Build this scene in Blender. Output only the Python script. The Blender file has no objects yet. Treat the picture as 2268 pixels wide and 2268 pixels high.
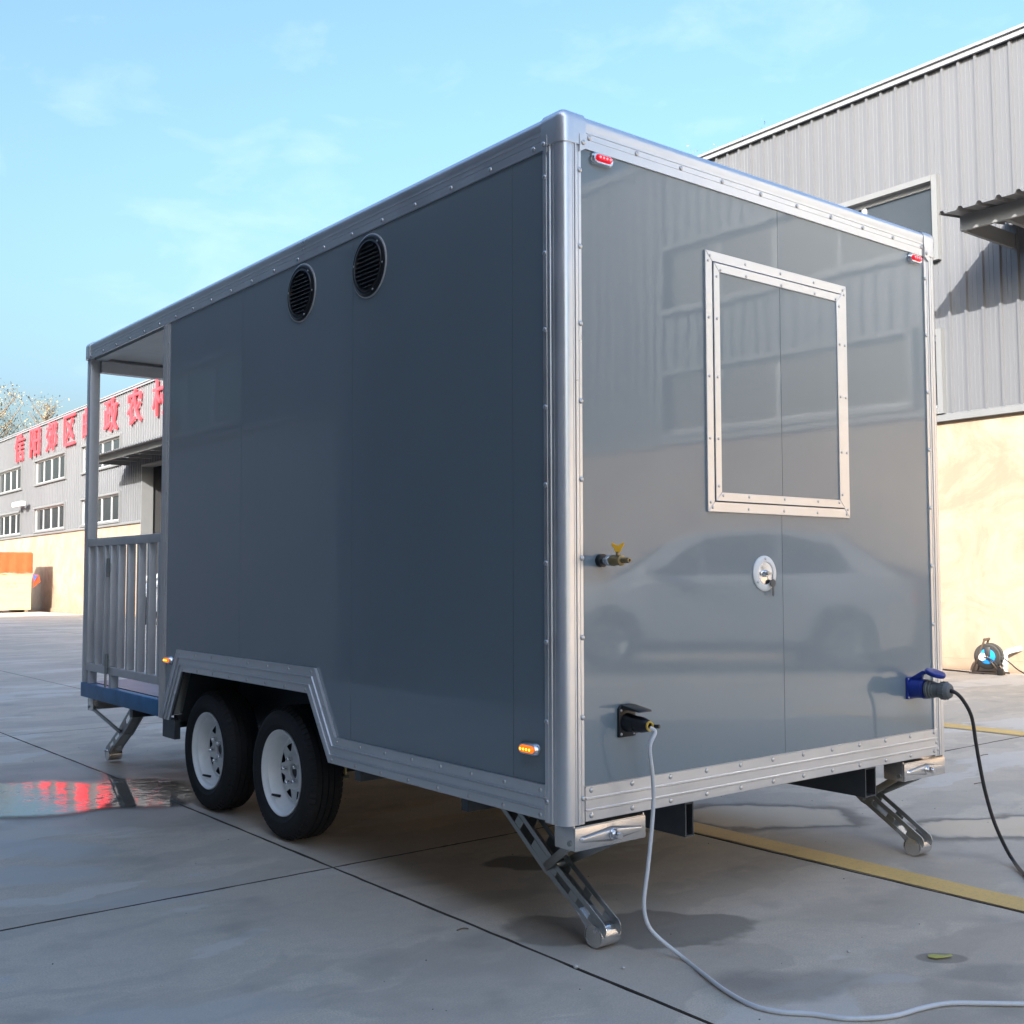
import bpy, bmesh, math, random
from mathutils import Vector, Matrix, Euler
R = math.radians
random.seed(7)
scn = bpy.context.scene
col = scn.collection

# ------------------------------------------------------------------ camera
cam_d = bpy.data.cameras.new('camera')
cam_d.sensor_width = 36; cam_d.sensor_fit = 'HORIZONTAL'
cam_d.lens = 36 * 1.0838
cam_d.clip_start = 0.05; cam_d.clip_end = 2000
cam = bpy.data.objects.new('camera', cam_d); col.objects.link(cam)
CAM = Vector((-2.18456, -2.48606, 0.74168))
fw = Vector((0.623096, 0.780254, 0.054364)); rt = Vector((0.781494, -0.623908, -0.002564)); up = Vector((-0.031918, -0.044083, 0.998518))
M = Matrix((rt, up, -fw)).transposed().to_4x4(); M.translation = CAM
cam.matrix_world = M
scn.camera = cam

# ------------------------------------------------------------------ sky, sun, exposure
SUN_TO = Vector((-1.42, -0.96, 0.765)).normalized()      # towards the sun
elev = math.asin(SUN_TO.z)
azi = math.atan2(SUN_TO.x, SUN_TO.y)
w = bpy.data.worlds.new('World'); scn.world = w; w.use_nodes = True
nt = w.node_tree; nt.nodes.clear()
sky = nt.nodes.new('ShaderNodeTexSky'); sky.sky_type = 'NISHITA'; sky.sun_disc = False
sky.sun_elevation = elev; sky.sun_rotation = azi
sky.altitude = 100; sky.air_density = 1.5; sky.dust_density = 7.8; sky.ozone_density = 6.0
bg = nt.nodes.new('ShaderNodeBackground'); bg.inputs['Strength'].default_value = 0.099
out = nt.nodes.new('ShaderNodeOutputWorld')
# thin wisps of cirrus, the same all round the sky
tc = nt.nodes.new('ShaderNodeTexCoord'); mp = nt.nodes.new('ShaderNodeMapping'); mp.inputs['Scale'].default_value = (1, 1, 2.2); mp.inputs['Location'].default_value = (1.7, 0.3, 0.0)
nz = nt.nodes.new('ShaderNodeTexNoise'); nz.inputs['Scale'].default_value = 9.0; nz.inputs['Detail'].default_value = 6; nz.inputs['Roughness'].default_value = 0.55; nz.inputs['Distortion'].default_value = 0.3
rp = nt.nodes.new('ShaderNodeMapRange'); rp.inputs[1].default_value = 0.54; rp.inputs[2].default_value = 0.78; rp.inputs[3].default_value = 0.0; rp.inputs[4].default_value = 0.26
mx = nt.nodes.new('ShaderNodeMix'); mx.data_type = 'RGBA'; mx.inputs['B'].default_value = (2.4, 2.9, 3.3, 1)
nt.links.new(tc.outputs['Generated'], mp.inputs[0]); nt.links.new(mp.outputs[0], nz.inputs['Vector']); nt.links.new(nz.outputs['Fac'], rp.inputs[0])
nt.links.new(rp.outputs[0], mx.inputs['Factor']); nt.links.new(sky.outputs[0], mx.inputs['A']); nt.links.new(mx.outputs['Result'], bg.inputs['Color'])
nt.links.new(bg.outputs[0], out.inputs[0])
sun_d = bpy.data.lights.new('sun', 'SUN'); sun_d.energy = 2.5; sun_d.angle = R(0.53); sun_d.color = (1.0, 0.95, 0.88)
sun = bpy.data.objects.new('sun', sun_d); col.objects.link(sun)
sun.rotation_euler = SUN_TO.to_track_quat('Z', 'Y').to_euler(); sun.location = (-20, -15, 30)
scn.view_settings.view_transform = 'Standard'; scn.view_settings.look = 'None'
scn.view_settings.gamma = 1.0; scn.view_settings.use_curve_mapping = False
scn.view_settings.exposure = 2.2
scn.cycles.max_bounces = 5; scn.cycles.diffuse_bounces = 3; scn.cycles.glossy_bounces = 3; scn.cycles.caustics_reflective = False; scn.cycles.caustics_refractive = False
scn.cycles.use_denoising = True

# ------------------------------------------------------------------ materials
MATS = {}
def mat(name, base, rough=0.5, metal=0.0, var=0.0, vscale=3.0, bump=0.0, bscale=40.0, rvar=0.0, coat=0.0, emit=None, estr=0.0, spec=0.5, coords='obj', stretch=(1, 1, 1), ior=1.5):
    m = bpy.data.materials.new(name); m.use_nodes = True; MATS[name] = m
    n = m.node_tree.nodes; l = m.node_tree.links; b = n['Principled BSDF']
    b.inputs['Base Color'].default_value = (*base, 1); b.inputs['Roughness'].default_value = rough; b.inputs['Metallic'].default_value = metal
    b.inputs['Coat Weight'].default_value = coat; b.inputs['Coat Roughness'].default_value = 0.03; b.inputs['Specular IOR Level'].default_value = spec; b.inputs['IOR'].default_value = ior
    if emit: b.inputs['Emission Color'].default_value = (*emit, 1); b.inputs['Emission Strength'].default_value = estr
    if coords == 'world': src = n.new('ShaderNodeNewGeometry').outputs['Position']
    else: src = n.new('ShaderNodeTexCoord').outputs['Object']
    mpn = n.new('ShaderNodeMapping'); mpn.inputs['Scale'].default_value = stretch; l.new(src, mpn.inputs[0]); v = mpn.outputs[0]
    if var or rvar:
        t = n.new('ShaderNodeTexNoise'); t.inputs['Scale'].default_value = vscale; t.inputs['Detail'].default_value = 6; t.inputs['Roughness'].default_value = 0.6; l.new(v, t.inputs['Vector'])
        if var:
            h = n.new('ShaderNodeMapRange'); h.inputs[1].default_value = 0.25; h.inputs[2].default_value = 0.75; h.inputs[3].default_value = 1 - var; h.inputs[4].default_value = 1 + var; l.new(t.outputs['Fac'], h.inputs[0])
            x = n.new('ShaderNodeVectorMath'); x.operation = 'SCALE'; x.inputs[0].default_value = base; l.new(h.outputs[0], x.inputs['Scale']); l.new(x.outputs[0], b.inputs['Base Color'])
        if rvar:
            h2 = n.new('ShaderNodeMapRange'); h2.inputs[1].default_value = 0.25; h2.inputs[2].default_value = 0.75; h2.inputs[3].default_value = max(0.02, rough - rvar); h2.inputs[4].default_value = min(1, rough + rvar); l.new(t.outputs['Fac'], h2.inputs[0]); l.new(h2.outputs[0], b.inputs['Roughness'])
    if bump:
        t2 = n.new('ShaderNodeTexNoise'); t2.inputs['Scale'].default_value = bscale; t2.inputs['Detail'].default_value = 4; l.new(v, t2.inputs['Vector'])
        bp = n.new('ShaderNodeBump'); bp.inputs['Strength'].default_value = bump; bp.inputs['Distance'].default_value = 0.02; l.new(t2.outputs['Fac'], bp.inputs['Height']); l.new(bp.outputs[0], b.inputs['Normal'])
        if coat: l.new(bp.outputs[0], b.inputs['Coat Normal'])
    return m

panel_grey = mat('panel_grey_gelcoat', (0.195, 0.247, 0.28), 0.24, 0, var=0.035, vscale=1.2, bump=0.045, bscale=1.7, coat=0.85, coords='world')
def smudge_coat(m):
    n = m.node_tree.nodes; l = m.node_tree.links; g = n.new('ShaderNodeNewGeometry'); t = n.new('ShaderNodeTexNoise'); t.inputs['Scale'].default_value = 2.4; t.inputs['Detail'].default_value = 7; t.inputs['Roughness'].default_value = 0.65
    mp_ = n.new('ShaderNodeMapping'); mp_.inputs['Scale'].default_value = (1, 1, 0.45); l.new(g.outputs['Position'], mp_.inputs[0]); l.new(mp_.outputs[0], t.inputs['Vector'])
    r_ = n.new('ShaderNodeMapRange'); r_.inputs[1].default_value = 0.35; r_.inputs[2].default_value = 0.72; r_.inputs[3].default_value = 0.025; r_.inputs[4].default_value = 0.07; l.new(t.outputs['Fac'], r_.inputs[0]); l.new(r_.outputs[0], n['Principled BSDF'].inputs['Coat Roughness'])
smudge_coat(panel_grey)
alu = mat('brushed_aluminium', (0.76, 0.77, 0.785), 0.33, 0.82, var=0.06, vscale=5, rvar=0.07, coords='world', stretch=(1, 1, 1))
alu_rivet = mat('rivet_steel', (0.62, 0.62, 0.62), 0.3, 0.9)
chrome = mat('chrome', (0.8, 0.8, 0.8), 0.12, 1.0)
galv = mat('galvanised_steel', (0.42, 0.43, 0.42), 0.34, 0.85, var=0.12, vscale=7, rvar=0.06)
steel_dark = mat('dark_chassis_steel', (0.10, 0.11, 0.12), 0.45, 0.6, var=0.2, vscale=6)
bracket_zinc = mat('zinc_plate', (0.74, 0.72, 0.70), 0.27, 0.9, var=0.03, vscale=5)
black_pl = mat('black_plastic', (0.012, 0.013, 0.015), 0.35)
rubber = mat('tyre_rubber', (0.016, 0.017, 0.018), 0.75, var=0.2, vscale=30, bump=0.15, bscale=120)
rim_white = mat('white_wheel_paint', (0.86, 0.87, 0.85), 0.35, var=0.05, vscale=12, coat=0.2)
valve_black = black_pl
porch_grey = mat('painted_grey_tube', (0.66, 0.65, 0.64), 0.36, 0.3, var=0.08, vscale=6)
rail_blue = mat('blue_platform_paint', (0.06, 0.21, 0.42), 0.45, var=0.25, vscale=8, coords='world')
ceil_white = mat('white_ceiling_panel', (0.66, 0.66, 0.63), 0.5, var=0.08, vscale=7)
floor_plate = mat('blue_floor_plate', (0.06, 0.09, 0.16), 0.35, 0.2, var=0.3, vscale=9)
amber = mat('amber_lens', (0.9, 0.16, 0.005), 0.2, emit=(1.0, 0.16, 0.0), estr=0.26)
amber_led = mat('amber_led', (1, 0.45, 0.05), 0.3, emit=(1.0, 0.42, 0.04), estr=1.0)
redl = mat('red_lens', (0.75, 0.012, 0.025), 0.2, emit=(1.0, 0.01, 0.03), estr=0.12)
red_led = mat('red_led', (1, 0.3, 0.35), 0.3, emit=(1.0, 0.25, 0.3), estr=0.35)
brass = mat('brass', (0.30, 0.23, 0.12), 0.35, 0.9, var=0.1)
yellow_pl = mat('yellow_handle', (0.85, 0.45, 0.02), 0.4)
blue_pl = mat('blue_socket_plastic', (0.012, 0.035, 0.27), 0.35)
grey_pl = mat('grey_plug_plastic', (0.12, 0.135, 0.145), 0.5)
white_cable = mat('white_cable_sheath', (0.72, 0.73, 0.74), 0.4, var=0.05, vscale=30)
black_cable = mat('black_cable_rubber', (0.02, 0.02, 0.023), 0.45)
ubolt = mat('zinc_yellow_bolt', (0.45, 0.38, 0.16), 0.35, 0.9)
clad = mat('grey_ribbed_cladding', (0.148, 0.153, 0.165), 0.42, 0.15, var=0.07, vscale=0.8, coords='world', stretch=(1, 1, 0.15))
trim_grey = mat('grey_flashing', (0.20, 0.205, 0.21), 0.45, 0.1, var=0.05)
glass = mat('window_glass', (0.035, 0.04, 0.045), 0.05, 0.0, spec=0.8, var=0.3, vscale=0.5, coords='world')
frame_white = mat('window_frame_white', (0.55, 0.56, 0.57), 0.4)
dark_in = mat('dark_interior', (0.035, 0.035, 0.038), 0.8, var=0.2, vscale=1)
sign_red = mat('red_acrylic', (0.85, 0.03, 0.04), 0.3, emit=(1.0, 0.10, 0.11), estr=0.34)  # glow added to brighten the sunlit red; the characters are not lamps
sign_edge = mat('red_acrylic_edge', (0.85, 0.16, 0.17), 0.4)
plywood = mat('crate_plywood', (0.62, 0.47, 0.24), 0.6, var=0.12, vscale=2, stretch=(1, 1, 7))
tarp_red = mat('orange_tarp', (0.75, 0.10, 0.03), 0.45, var=0.15, vscale=3, bump=0.4, bscale=5)
tarp_blue = mat('blue_tarp_lining', (0.08, 0.17, 0.65), 0.45)
pvc = mat('white_pvc', (0.75, 0.74, 0.72), 0.35)
reel_black = mat('reel_black_rubber', (0.03, 0.027, 0.025), 0.5, var=0.2)
reel_blue = mat('reel_blue', (0.01, 0.26, 0.78), 0.4)
leaf_yellow = mat('fallen_leaf', (0.58, 0.56, 0.14), 0.55, var=0.15, vscale=40)
pebble_m = mat('pale_pebble', (0.6, 0.58, 0.54), 0.7, var=0.2, vscale=60)
bark = mat('bark', (0.20, 0.15, 0.10), 0.8, var=0.3)
foliage = mat('autumn_foliage', (0.30, 0.23, 0.11), 0.6, var=0.5, vscale=0.7, coords='world')
car_paint = mat('silver_white_car_paint', (0.85, 0.85, 0.85), 0.25, 0.0, coat=1.0)
grey_render = mat('grey_render', (0.30, 0.305, 0.31), 0.85, var=0.12, vscale=1.5, coords='world')
car_glass = mat('car_glass', (0.015, 0.017, 0.02), 0.04, spec=0.8)
roof_sheet = mat('roof_sheet', (0.30, 0.31, 0.33), 0.45, 0.2)

def nodes_of(name):
    m = bpy.data.materials.new(name); m.use_nodes = True; MATS[name] = m
    return m, m.node_tree.nodes, m.node_tree.links, m.node_tree.nodes['Principled BSDF']
class NB:
    """small helper to write node arithmetic"""
    def __init__(s, n, l): s.n = n; s.l = l
    def put(s, sock, v):
        if hasattr(v, 'is_output') or hasattr(v, 'links'): s.l.new(v, sock)
        else: sock.default_value = v
    def math(s, op, a, b=0.0, clamp=False):
        x = s.n.new('ShaderNodeMath'); x.operation = op; x.use_clamp = clamp; s.put(x.inputs[0], a); s.put(x.inputs[1], b); return x.outputs[0]
    def noise(s, vec, scale, detail=5, rough=0.55, dist=0.0):
        x = s.n.new('ShaderNodeTexNoise'); s.l.new(vec, x.inputs['Vector']); x.inputs['Scale'].default_value = scale; x.inputs['Detail'].default_value = detail; x.inputs['Roughness'].default_value = rough; x.inputs['Distortion'].default_value = dist; return x
    def rng(s, v, a, b, c=0.0, d=1.0, smooth=True):
        x = s.n.new('ShaderNodeMapRange'); x.interpolation_type = 'SMOOTHSTEP' if smooth else 'LINEAR'; s.l.new(v, x.inputs[0])
        for i, k in enumerate((a, b, c, d)): x.inputs[i + 1].default_value = k
        return x.outputs[0]
    def mix(s, f, a, b):
        x = s.n.new('ShaderNodeMix'); x.data_type = 'RGBA'; s.put(x.inputs['Factor'], f)
        for k, v in (('A', a), ('B', b)):
            if isinstance(v, tuple): x.inputs[k].default_value = (*v, 1)
            else: s.l.new(v, x.inputs[k])
        return x.outputs['Result']
    def mapping(s, vec, scale=(1, 1, 1), rot=(0, 0, 0), loc=(0, 0, 0)):
        x = s.n.new('ShaderNodeMapping'); s.l.new(vec, x.inputs[0]); x.inputs['Scale'].default_value = scale; x.inputs['Rotation'].default_value = rot; x.inputs['Location'].default_value = loc; return x.outputs[0]
    def ell(s, vec, cx, cy, rx, ry, ang, lo, hi):
        """1 inside an ellipse on the ground, 0 outside"""
        a = s.n.new('ShaderNodeVectorMath'); a.operation = 'SUBTRACT'; s.l.new(vec, a.inputs[0]); a.inputs[1].default_value = (cx, cy, 0)
        v = s.mapping(a.outputs[0], (1, 1, 0), (0, 0, -ang))
        b = s.n.new('ShaderNodeVectorMath'); b.operation = 'MULTIPLY'; s.l.new(v, b.inputs[0]); b.inputs[1].default_value = (1 / rx, 1 / ry, 0)
        c = s.n.new('ShaderNodeVectorMath'); c.operation = 'LENGTH'; s.l.new(b.outputs[0], c.inputs[0])
        return c.outputs['Value'], s.rng(c.outputs['Value'], lo, hi, 1.0, 0.0)

def concrete_material():
    m, n, l, b = nodes_of('yard_concrete'); k = NB(n, l)
    pos = n.new('ShaderNodeNewGeometry').outputs['Position']
    wob = k.noise(pos, 2.2, 4, 0.55)
    off = n.new('ShaderNodeVectorMath'); off.operation = 'SCALE'; l.new(wob.outputs['Color'], off.inputs[0]); off.inputs['Scale'].default_value = 0.42
    ad = n.new('ShaderNodeVectorMath'); ad.operation = 'ADD'; l.new(pos, ad.inputs[0]); l.new(off.outputs[0], ad.inputs[1])
    sb = n.new('ShaderNodeVectorMath'); sb.operation = 'SUBTRACT'; l.new(ad.outputs[0], sb.inputs[0]); sb.inputs[1].default_value = (0.21, 0.21, 0.21)
    wp = sb.outputs[0]
    big = k.noise(wp, 0.55, 5, 0.6).outputs['Fac']
    # broad damp and dry areas, smeared along the wall as the broom and the water left them
    sm = k.mapping(wp, (0.9, 2.4, 1), (0, 0, R(35)))
    smear = k.noise(sm, 1.5, 6, 0.62, 0.4).outputs['Fac']
    fine = k.noise(pos, 26, 6, 0.7).outputs['Fac']
    grain = k.noise(pos, 190, 3, 0.6).outputs['Fac']
    c = k.mix(k.rng(big, 0.35, 0.68), (0.69, 0.585, 0.46), (0.80, 0.69, 0.55))
    c = k.mix(k.math('MULTIPLY', k.rng(smear, 0.46, 0.66), 0.48), c, (0.44, 0.385, 0.32))
    edge = k.math('MULTIPLY', k.rng(smear, 0.30, 0.40, 1, 0), 0.55)
    c = k.mix(edge, c, (0.72, 0.68, 0.63))
    c = k.mix(k.math('MULTIPLY', k.rng(fine, 0.35, 0.7), 0.22), c, (0.44, 0.41, 0.37))
    c = k.mix(k.math('MULTIPLY', k.rng(grain, 0.3, 0.75), 0.5), c, (0.36, 0.325, 0.28))
    # drying tide marks: paler islands with crisp edges, and soft dark stains
    tm = k.noise(k.mapping(wp, (0.55, 1.5, 1), (0, 0, R(42)), (3.1, 1.7, 0)), 1.15, 4, 0.5, 0.3).outputs['Fac']
    c = k.mix(k.math('MULTIPLY', k.rng(tm, 0.535, 0.56), 0.34), c, (0.43, 0.375, 0.31))
    c = k.mix(k.math('MULTIPLY', k.rng(tm, 0.40, 0.43, 1, 0), 0.45), c, (0.76, 0.71, 0.64))
    st = k.noise(k.mapping(pos, (1, 1, 1), (0, 0, 0), (7.3, 2.2, 0)), 2.6, 3, 0.5).outputs['Fac']
    c = k.mix(k.math('MULTIPLY', k.rng(st, 0.56, 0.74), 0.5), c, (0.33, 0.295, 0.25))
    # damp spot round the near stabiliser foot
    d, f = k.ell(wp, 0.40, 0.10, 0.42, 0.19, R(-32), 0.86, 1.0)
    c = k.mix(k.math('MULTIPLY', f, 0.62), c, (0.165, 0.15, 0.13))
    # pale beige patches with dark rims beyond the trailer
    for cx, cy, rx, ry, an in ((2.02, 0.92, 0.42, 0.24, R(-46)), (2.85, -0.02, 0.68, 0.20, R(-28)), (0.0, 10.4, 0.5, 1.0, 0)):
        d, f = k.ell(wp, cx, cy, rx, ry, an, 0.74, 1.0)
        rim = k.math('MULTIPLY', k.rng(d, 0.86, 1.0), k.rng(d, 1.0, 1.32, 1.0, 0.0))
        c = k.mix(k.math('MULTIPLY', rim, 0.75), c, (0.17, 0.15, 0.13))
        c = k.mix(k.math('MULTIPLY', f, 0.8), c, (0.80, 0.64, 0.46))
    # paler scoured blotches on the near slab and a dark oil mark
    for cx, cy, rx, ry, an, cc, a in ((-0.80, 2.40, 0.22, 0.42, R(35), (0.56, 0.545, 0.505), 0.7), (-0.95, 2.0, 0.16, 0.35, R(40), (0.56, 0.545, 0.505), 0.6), (-0.75, 1.45, 0.35, 0.10, R(-20), (0.57, 0.55, 0.51), 0.5),
                                  (-1.0, 0.35, 0.4, 0.16, R(-35), (0.55, 0.53, 0.49), 0.5), (0.35, -0.50, 0.34, 0.16, R(-40), (0.26, 0.24, 0.215), 0.5), (0.95, -0.9, 0.3, 0.12, R(-40), (0.27, 0.25, 0.225), 0.45), (0.62, -0.72, 0.12, 0.07, R(-40), (0.60, 0.575, 0.54), 0.5)):
        d, f = k.ell(wp, cx, cy, rx, ry, an, 0.55, 1.0); c = k.mix(k.math('MULTIPLY', f, a), c, cc)
    d, f = k.ell(pos, 0.895, -0.66, 0.085, 0.05, R(-38), 0.8, 1.0); c = k.mix(k.math('MULTIPLY', f, 0.55), c, (0.17, 0.155, 0.13))
    # small dark spot under the trailer body
    d, f = k.ell(wp, 0.62, 0.95, 0.20, 0.12, R(-30), 0.7, 1.0); c = k.mix(k.math('MULTIPLY', f, 0.7), c, (0.10, 0.09, 0.08))
    # wet film round the puddle
    d, f = k.ell(wp, -0.15, 3.45, 0.75, 1.35, R(12), 0.75, 1.0)
    c = k.mix(k.math('MULTIPLY', f, 0.5), c, (0.24, 0.22, 0.195))
    l.new(c, b.inputs['Base Color'])
    r = k.rng(smear, 0.3, 0.7, 0.80, 0.58); r2 = k.math('SUBTRACT', r, k.math('MULTIPLY', f, 0.2)); l.new(r2, b.inputs['Roughness'])
    b.inputs['Specular IOR Level'].default_value = 0.2
    bp = n.new('ShaderNodeBump'); bp.inputs['Strength'].default_value = 0.3; bp.inputs['Distance'].default_value = 0.006
    hs = k.math('ADD', k.math('MULTIPLY', fine, 0.8), k.math('MULTIPLY', grain, 0.5)); l.new(hs, bp.inputs['Height']); l.new(bp.outputs[0], b.inputs['Normal'])
    return m
concrete = concrete_material()

def yellow_paint():
    m, n, l, b = nodes_of('worn_yellow_paint'); k = NB(n, l)
    pos = n.new('ShaderNodeNewGeometry').outputs['Position']
    a = k.noise(pos, 3.2, 6, 0.65).outputs['Fac']; g = k.noise(pos, 90, 4, 0.7).outputs['Fac']
    c = k.mix(k.rng(a, 0.35, 0.7), (0.84, 0.56, 0.18), (0.74, 0.49, 0.17))
    c = k.mix(k.math('MULTIPLY', k.rng(g, 0.45, 0.7), 0.45), c, (0.44, 0.37, 0.25))
    l.new(c, b.inputs['Base Color']); b.inputs['Roughness'].default_value = 0.6
    return m
ypaint = yellow_paint()

def stucco_material():
    m, n, l, b = nodes_of('beige_stucco'); k = NB(n, l)
    pos = n.new('ShaderNodeNewGeometry').outputs['Position']
    a = k.noise(pos, 1.1, 8, 0.68, 1.2).outputs['Fac']; s2 = k.noise(k.mapping(pos, (3, 3, 0.6)), 2.0, 6, 0.6).outputs['Fac']; g = k.noise(pos, 60, 4).outputs['Fac']
    c = k.mix(k.rng(a, 0.36, 0.64), (0.295, 0.21, 0.148), (0.375, 0.30, 0.22))
    c = k.mix(k.math('MULTIPLY', k.rng(s2, 0.5, 0.75), 0.4), c, (0.265, 0.185, 0.13))
    z = n.new('ShaderNodeSeparateXYZ'); l.new(pos, z.inputs[0])
    # splash dirt low on the wall
    low = k.math('MULTIPLY', k.rng(k.math('ADD', z.outputs['Z'], k.math('MULTIPLY', a, 0.8)), 0.1, 0.75, 1, 0), 0.30)
    c = k.mix(low, c, (0.31, 0.205, 0.13))
    l.new(c, b.inputs['Base Color']); b.inputs['Roughness'].default_value = 0.85
    bp = n.new('ShaderNodeBump'); bp.inputs['Strength'].default_value = 0.25; bp.inputs['Distance'].default_value = 0.02; l.new(k.math('ADD', a, k.math('MULTIPLY', g, 0.3)), bp.inputs['Height']); l.new(bp.outputs[0], b.inputs['Normal'])
    return m
stucco = stucco_material()

def puddle_material():
    m, n, l, b = nodes_of('puddle_water'); k = NB(n, l)
    pos = n.new('ShaderNodeNewGeometry').outputs['Position']
    at = n.new('ShaderNodeAttribute'); at.attribute_name = 'depth'
    a = k.noise(pos, 5, 5, 0.6).outputs['Fac']
    grit = k.noise(k.mapping(pos, (1, 1, 1), (0, 0, R(40))), 22, 5, 0.65).outputs['Fac']
    d = k.math('ADD', at.outputs['Fac'], k.math('MULTIPLY', k.math('SUBTRACT', grit, 0.5), 0.07))
    dpt = k.rng(d, 0.02, 0.07)
    c = k.mix(k.rng(a, 0.4, 0.7), (0.13, 0.118, 0.10), (0.20, 0.18, 0.155)); l.new(c, b.inputs['Base Color'])
    dry = k.rng(k.math('ADD', a, k.math('MULTIPLY', grit, 0.6)), 0.92, 0.99)
    r = k.math('ADD', k.math('MULTIPLY', k.math('SUBTRACT', 1.0, dpt), 0.10), 0.05); l.new(k.math('ADD', r, k.math('MULTIPLY', dry, 0.3)), b.inputs['Roughness'])
    l.new(k.rng(d, -0.005, 0.11), b.inputs['Alpha'])
    b.inputs['IOR'].default_value = 1.33
    rip = k.noise(pos, 14, 2).outputs['Fac']
    bp = n.new('ShaderNodeBump'); bp.inputs['Strength'].default_value = 0.05; bp.inputs['Distance'].default_value = 0.012; l.new(rip, bp.inputs['Height']); l.new(bp.outputs[0], b.inputs['Normal'])
    return m
water = puddle_material()

# ------------------------------------------------------------------ mesh helpers
class MB:
    def __init__(s): s.v = []; s.f = []
    def poly(s, pts, faces):
        o = len(s.v); s.v += [tuple(p) for p in pts]; s.f += [tuple(o + i for i in f) for f in faces]; return s
    def box(s, x0, x1, y0, y1, z0, z1):
        return s.poly([(x0, y0, z0), (x1, y0, z0), (x1, y1, z0), (x0, y1, z0), (x0, y0, z1), (x1, y0, z1), (x1, y1, z1), (x0, y1, z1)],
                      [(0, 3, 2, 1), (4, 5, 6, 7), (0, 1, 5, 4), (1, 2, 6, 5), (2, 3, 7, 6), (3, 0, 4, 7)])
    def prism(s, pts2, fn, a, b):
        """2-D outline mapped by fn(u, v, w) and extruded from w=a to w=b"""
        n = len(pts2)
        return s.poly([fn(u, v, a) for u, v in pts2] + [fn(u, v, b) for u, v in pts2],
                      [tuple(range(n))[::-1], tuple(range(n, 2 * n))] + [(i, (i + 1) % n, n + (i + 1) % n, n + i) for i in range(n)])
    def bar(s, p, q, wd, ht, upv=(0, 0, 1)):
        p, q = Vector(p), Vector(q); d = (q - p).normalized(); u = Vector(upv)
        sd = d.cross(u).normalized(); u = sd.cross(d)
        pts = []
        for c in (p, q):
            for a, b in ((-1, -1), (1, -1), (1, 1), (-1, 1)): pts.append(c + sd * a * wd / 2 + u * b * ht / 2)
        return s.poly(pts, [(0, 1, 2, 3), (7, 6, 5, 4)] + [(i, 4 + i, 4 + (i + 1) % 4, (i + 1) % 4) for i in range(4)])
    def cyl(s, p, q, r, n=16, r2=None, cap=True):
        p, q = Vector(p), Vector(q); d = (q - p).normalized(); a = d.orthogonal().normalized(); b = d.cross(a); r2 = r if r2 is None else r2
        pts = [p + (a * math.cos(t) + b * math.sin(t)) * r for t in [2 * math.pi * i / n for i in range(n)]] + [q + (a * math.cos(t) + b * math.sin(t)) * r2 for t in [2 * math.pi * i / n for i in range(n)]]
        fs = [(i, (i + 1) % n, n + (i + 1) % n, n + i) for i in range(n)]
        if cap: fs += [tuple(range(n))[::-1], tuple(range(n, 2 * n))]
        return s.poly(pts, fs)
    def tube(s, path, r, n=10):
        path = [Vector(p) for p in path]; m = len(path); pts = []; prev = None
        for i, p in enumerate(path):
            d = (path[min(i + 1, m - 1)] - path[max(i - 1, 0)]).normalized()
            a = d.orthogonal().normalized() if prev is None else (prev - d * prev.dot(d)).normalized()
            prev = a; b = d.cross(a); rr = r[i] if isinstance(r, (list, tuple)) else r
            pts += [p + (a * math.cos(t) + b * math.sin(t)) * rr for t in [2 * math.pi * j / n for j in range(n)]]
        fs = [(i * n + j, i * n + (j + 1) % n, (i + 1) * n + (j + 1) % n, (i + 1) * n + j) for i in range(m - 1) for j in range(n)]
        fs += [tuple(range(n))[::-1], tuple(range((m - 1) * n, m * n))]
        return s.poly(pts, fs)
    def lathe(s, prof, fn, n=32, closed=False):
        """prof: (radius, along); fn(along, a, b) -> point, revolved in the a-b plane"""
        m = len(prof); pts = []
        for r, x in prof:
            for j in range(n):
                t = 2 * math.pi * j / n; pts.append(fn(x, r * math.cos(t), r * math.sin(t)))
        fs = [(i * n + j, i * n + (j + 1) % n, (i + 1) * n + (j + 1) % n, (i + 1) * n + j) for i in range(m - 1) for j in range(n)]
        if closed: fs += [((m - 1) * n + j, (m - 1) * n + (j + 1) % n, (j + 1) % n, j) for j in range(n)]
        return s.poly(pts, fs)
    def mesh(s, name, m, smooth=False, bevel=0.0, seg=2, merge=False):
        me = bpy.data.meshes.new(name); me.from_pydata(s.v, [], s.f)
        bm = bmesh.new(); bm.from_mesh(me)
        if merge: bmesh.ops.remove_doubles(bm, verts=bm.verts, dist=1e-5)
        bmesh.ops.recalc_face_normals(bm, faces=bm.faces)
        if bevel:
            ed = [e for e in bm.edges if len(e.link_faces) == 2 and e.calc_face_angle(0) > 0.6]
            bmesh.ops.bevel(bm, geom=ed, offset=bevel, segments=seg, affect='EDGES', profile=0.5, clamp_overlap=True)
        bm.to_mesh(me); bm.free()
        me.materials.append(m)
        if smooth or bevel:
            me.polygons.foreach_set('use_smooth', [True] * len(me.polygons))
            try: me.set_sharp_from_angle(angle=R(38))
            except Exception: pass
        me.update(); return me
    def build(s, name, m, parent=None, smooth=False, bevel=0.0, seg=2, merge=False):
        o = bpy.data.objects.new(name, s.mesh(name, m, smooth, bevel, seg, merge)); col.objects.link(o)
        if parent: o.parent = parent
        return o
def link(name, me, parent=None, loc=(0, 0, 0), rot=None, scale=None):
    o = bpy.data.objects.new(name, me); col.objects.link(o); o.location = loc
    if rot is not None: o.rotation_euler = rot
    if scale: o.scale = scale
    if parent: o.parent = parent
    return o
def tag(o, label=None, cat=None, group=None, kind=None):
    if label: o['label'] = label
    if cat: o['category'] = cat
    if group: o['group'] = group
    if kind: o['kind'] = kind
    return o
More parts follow.
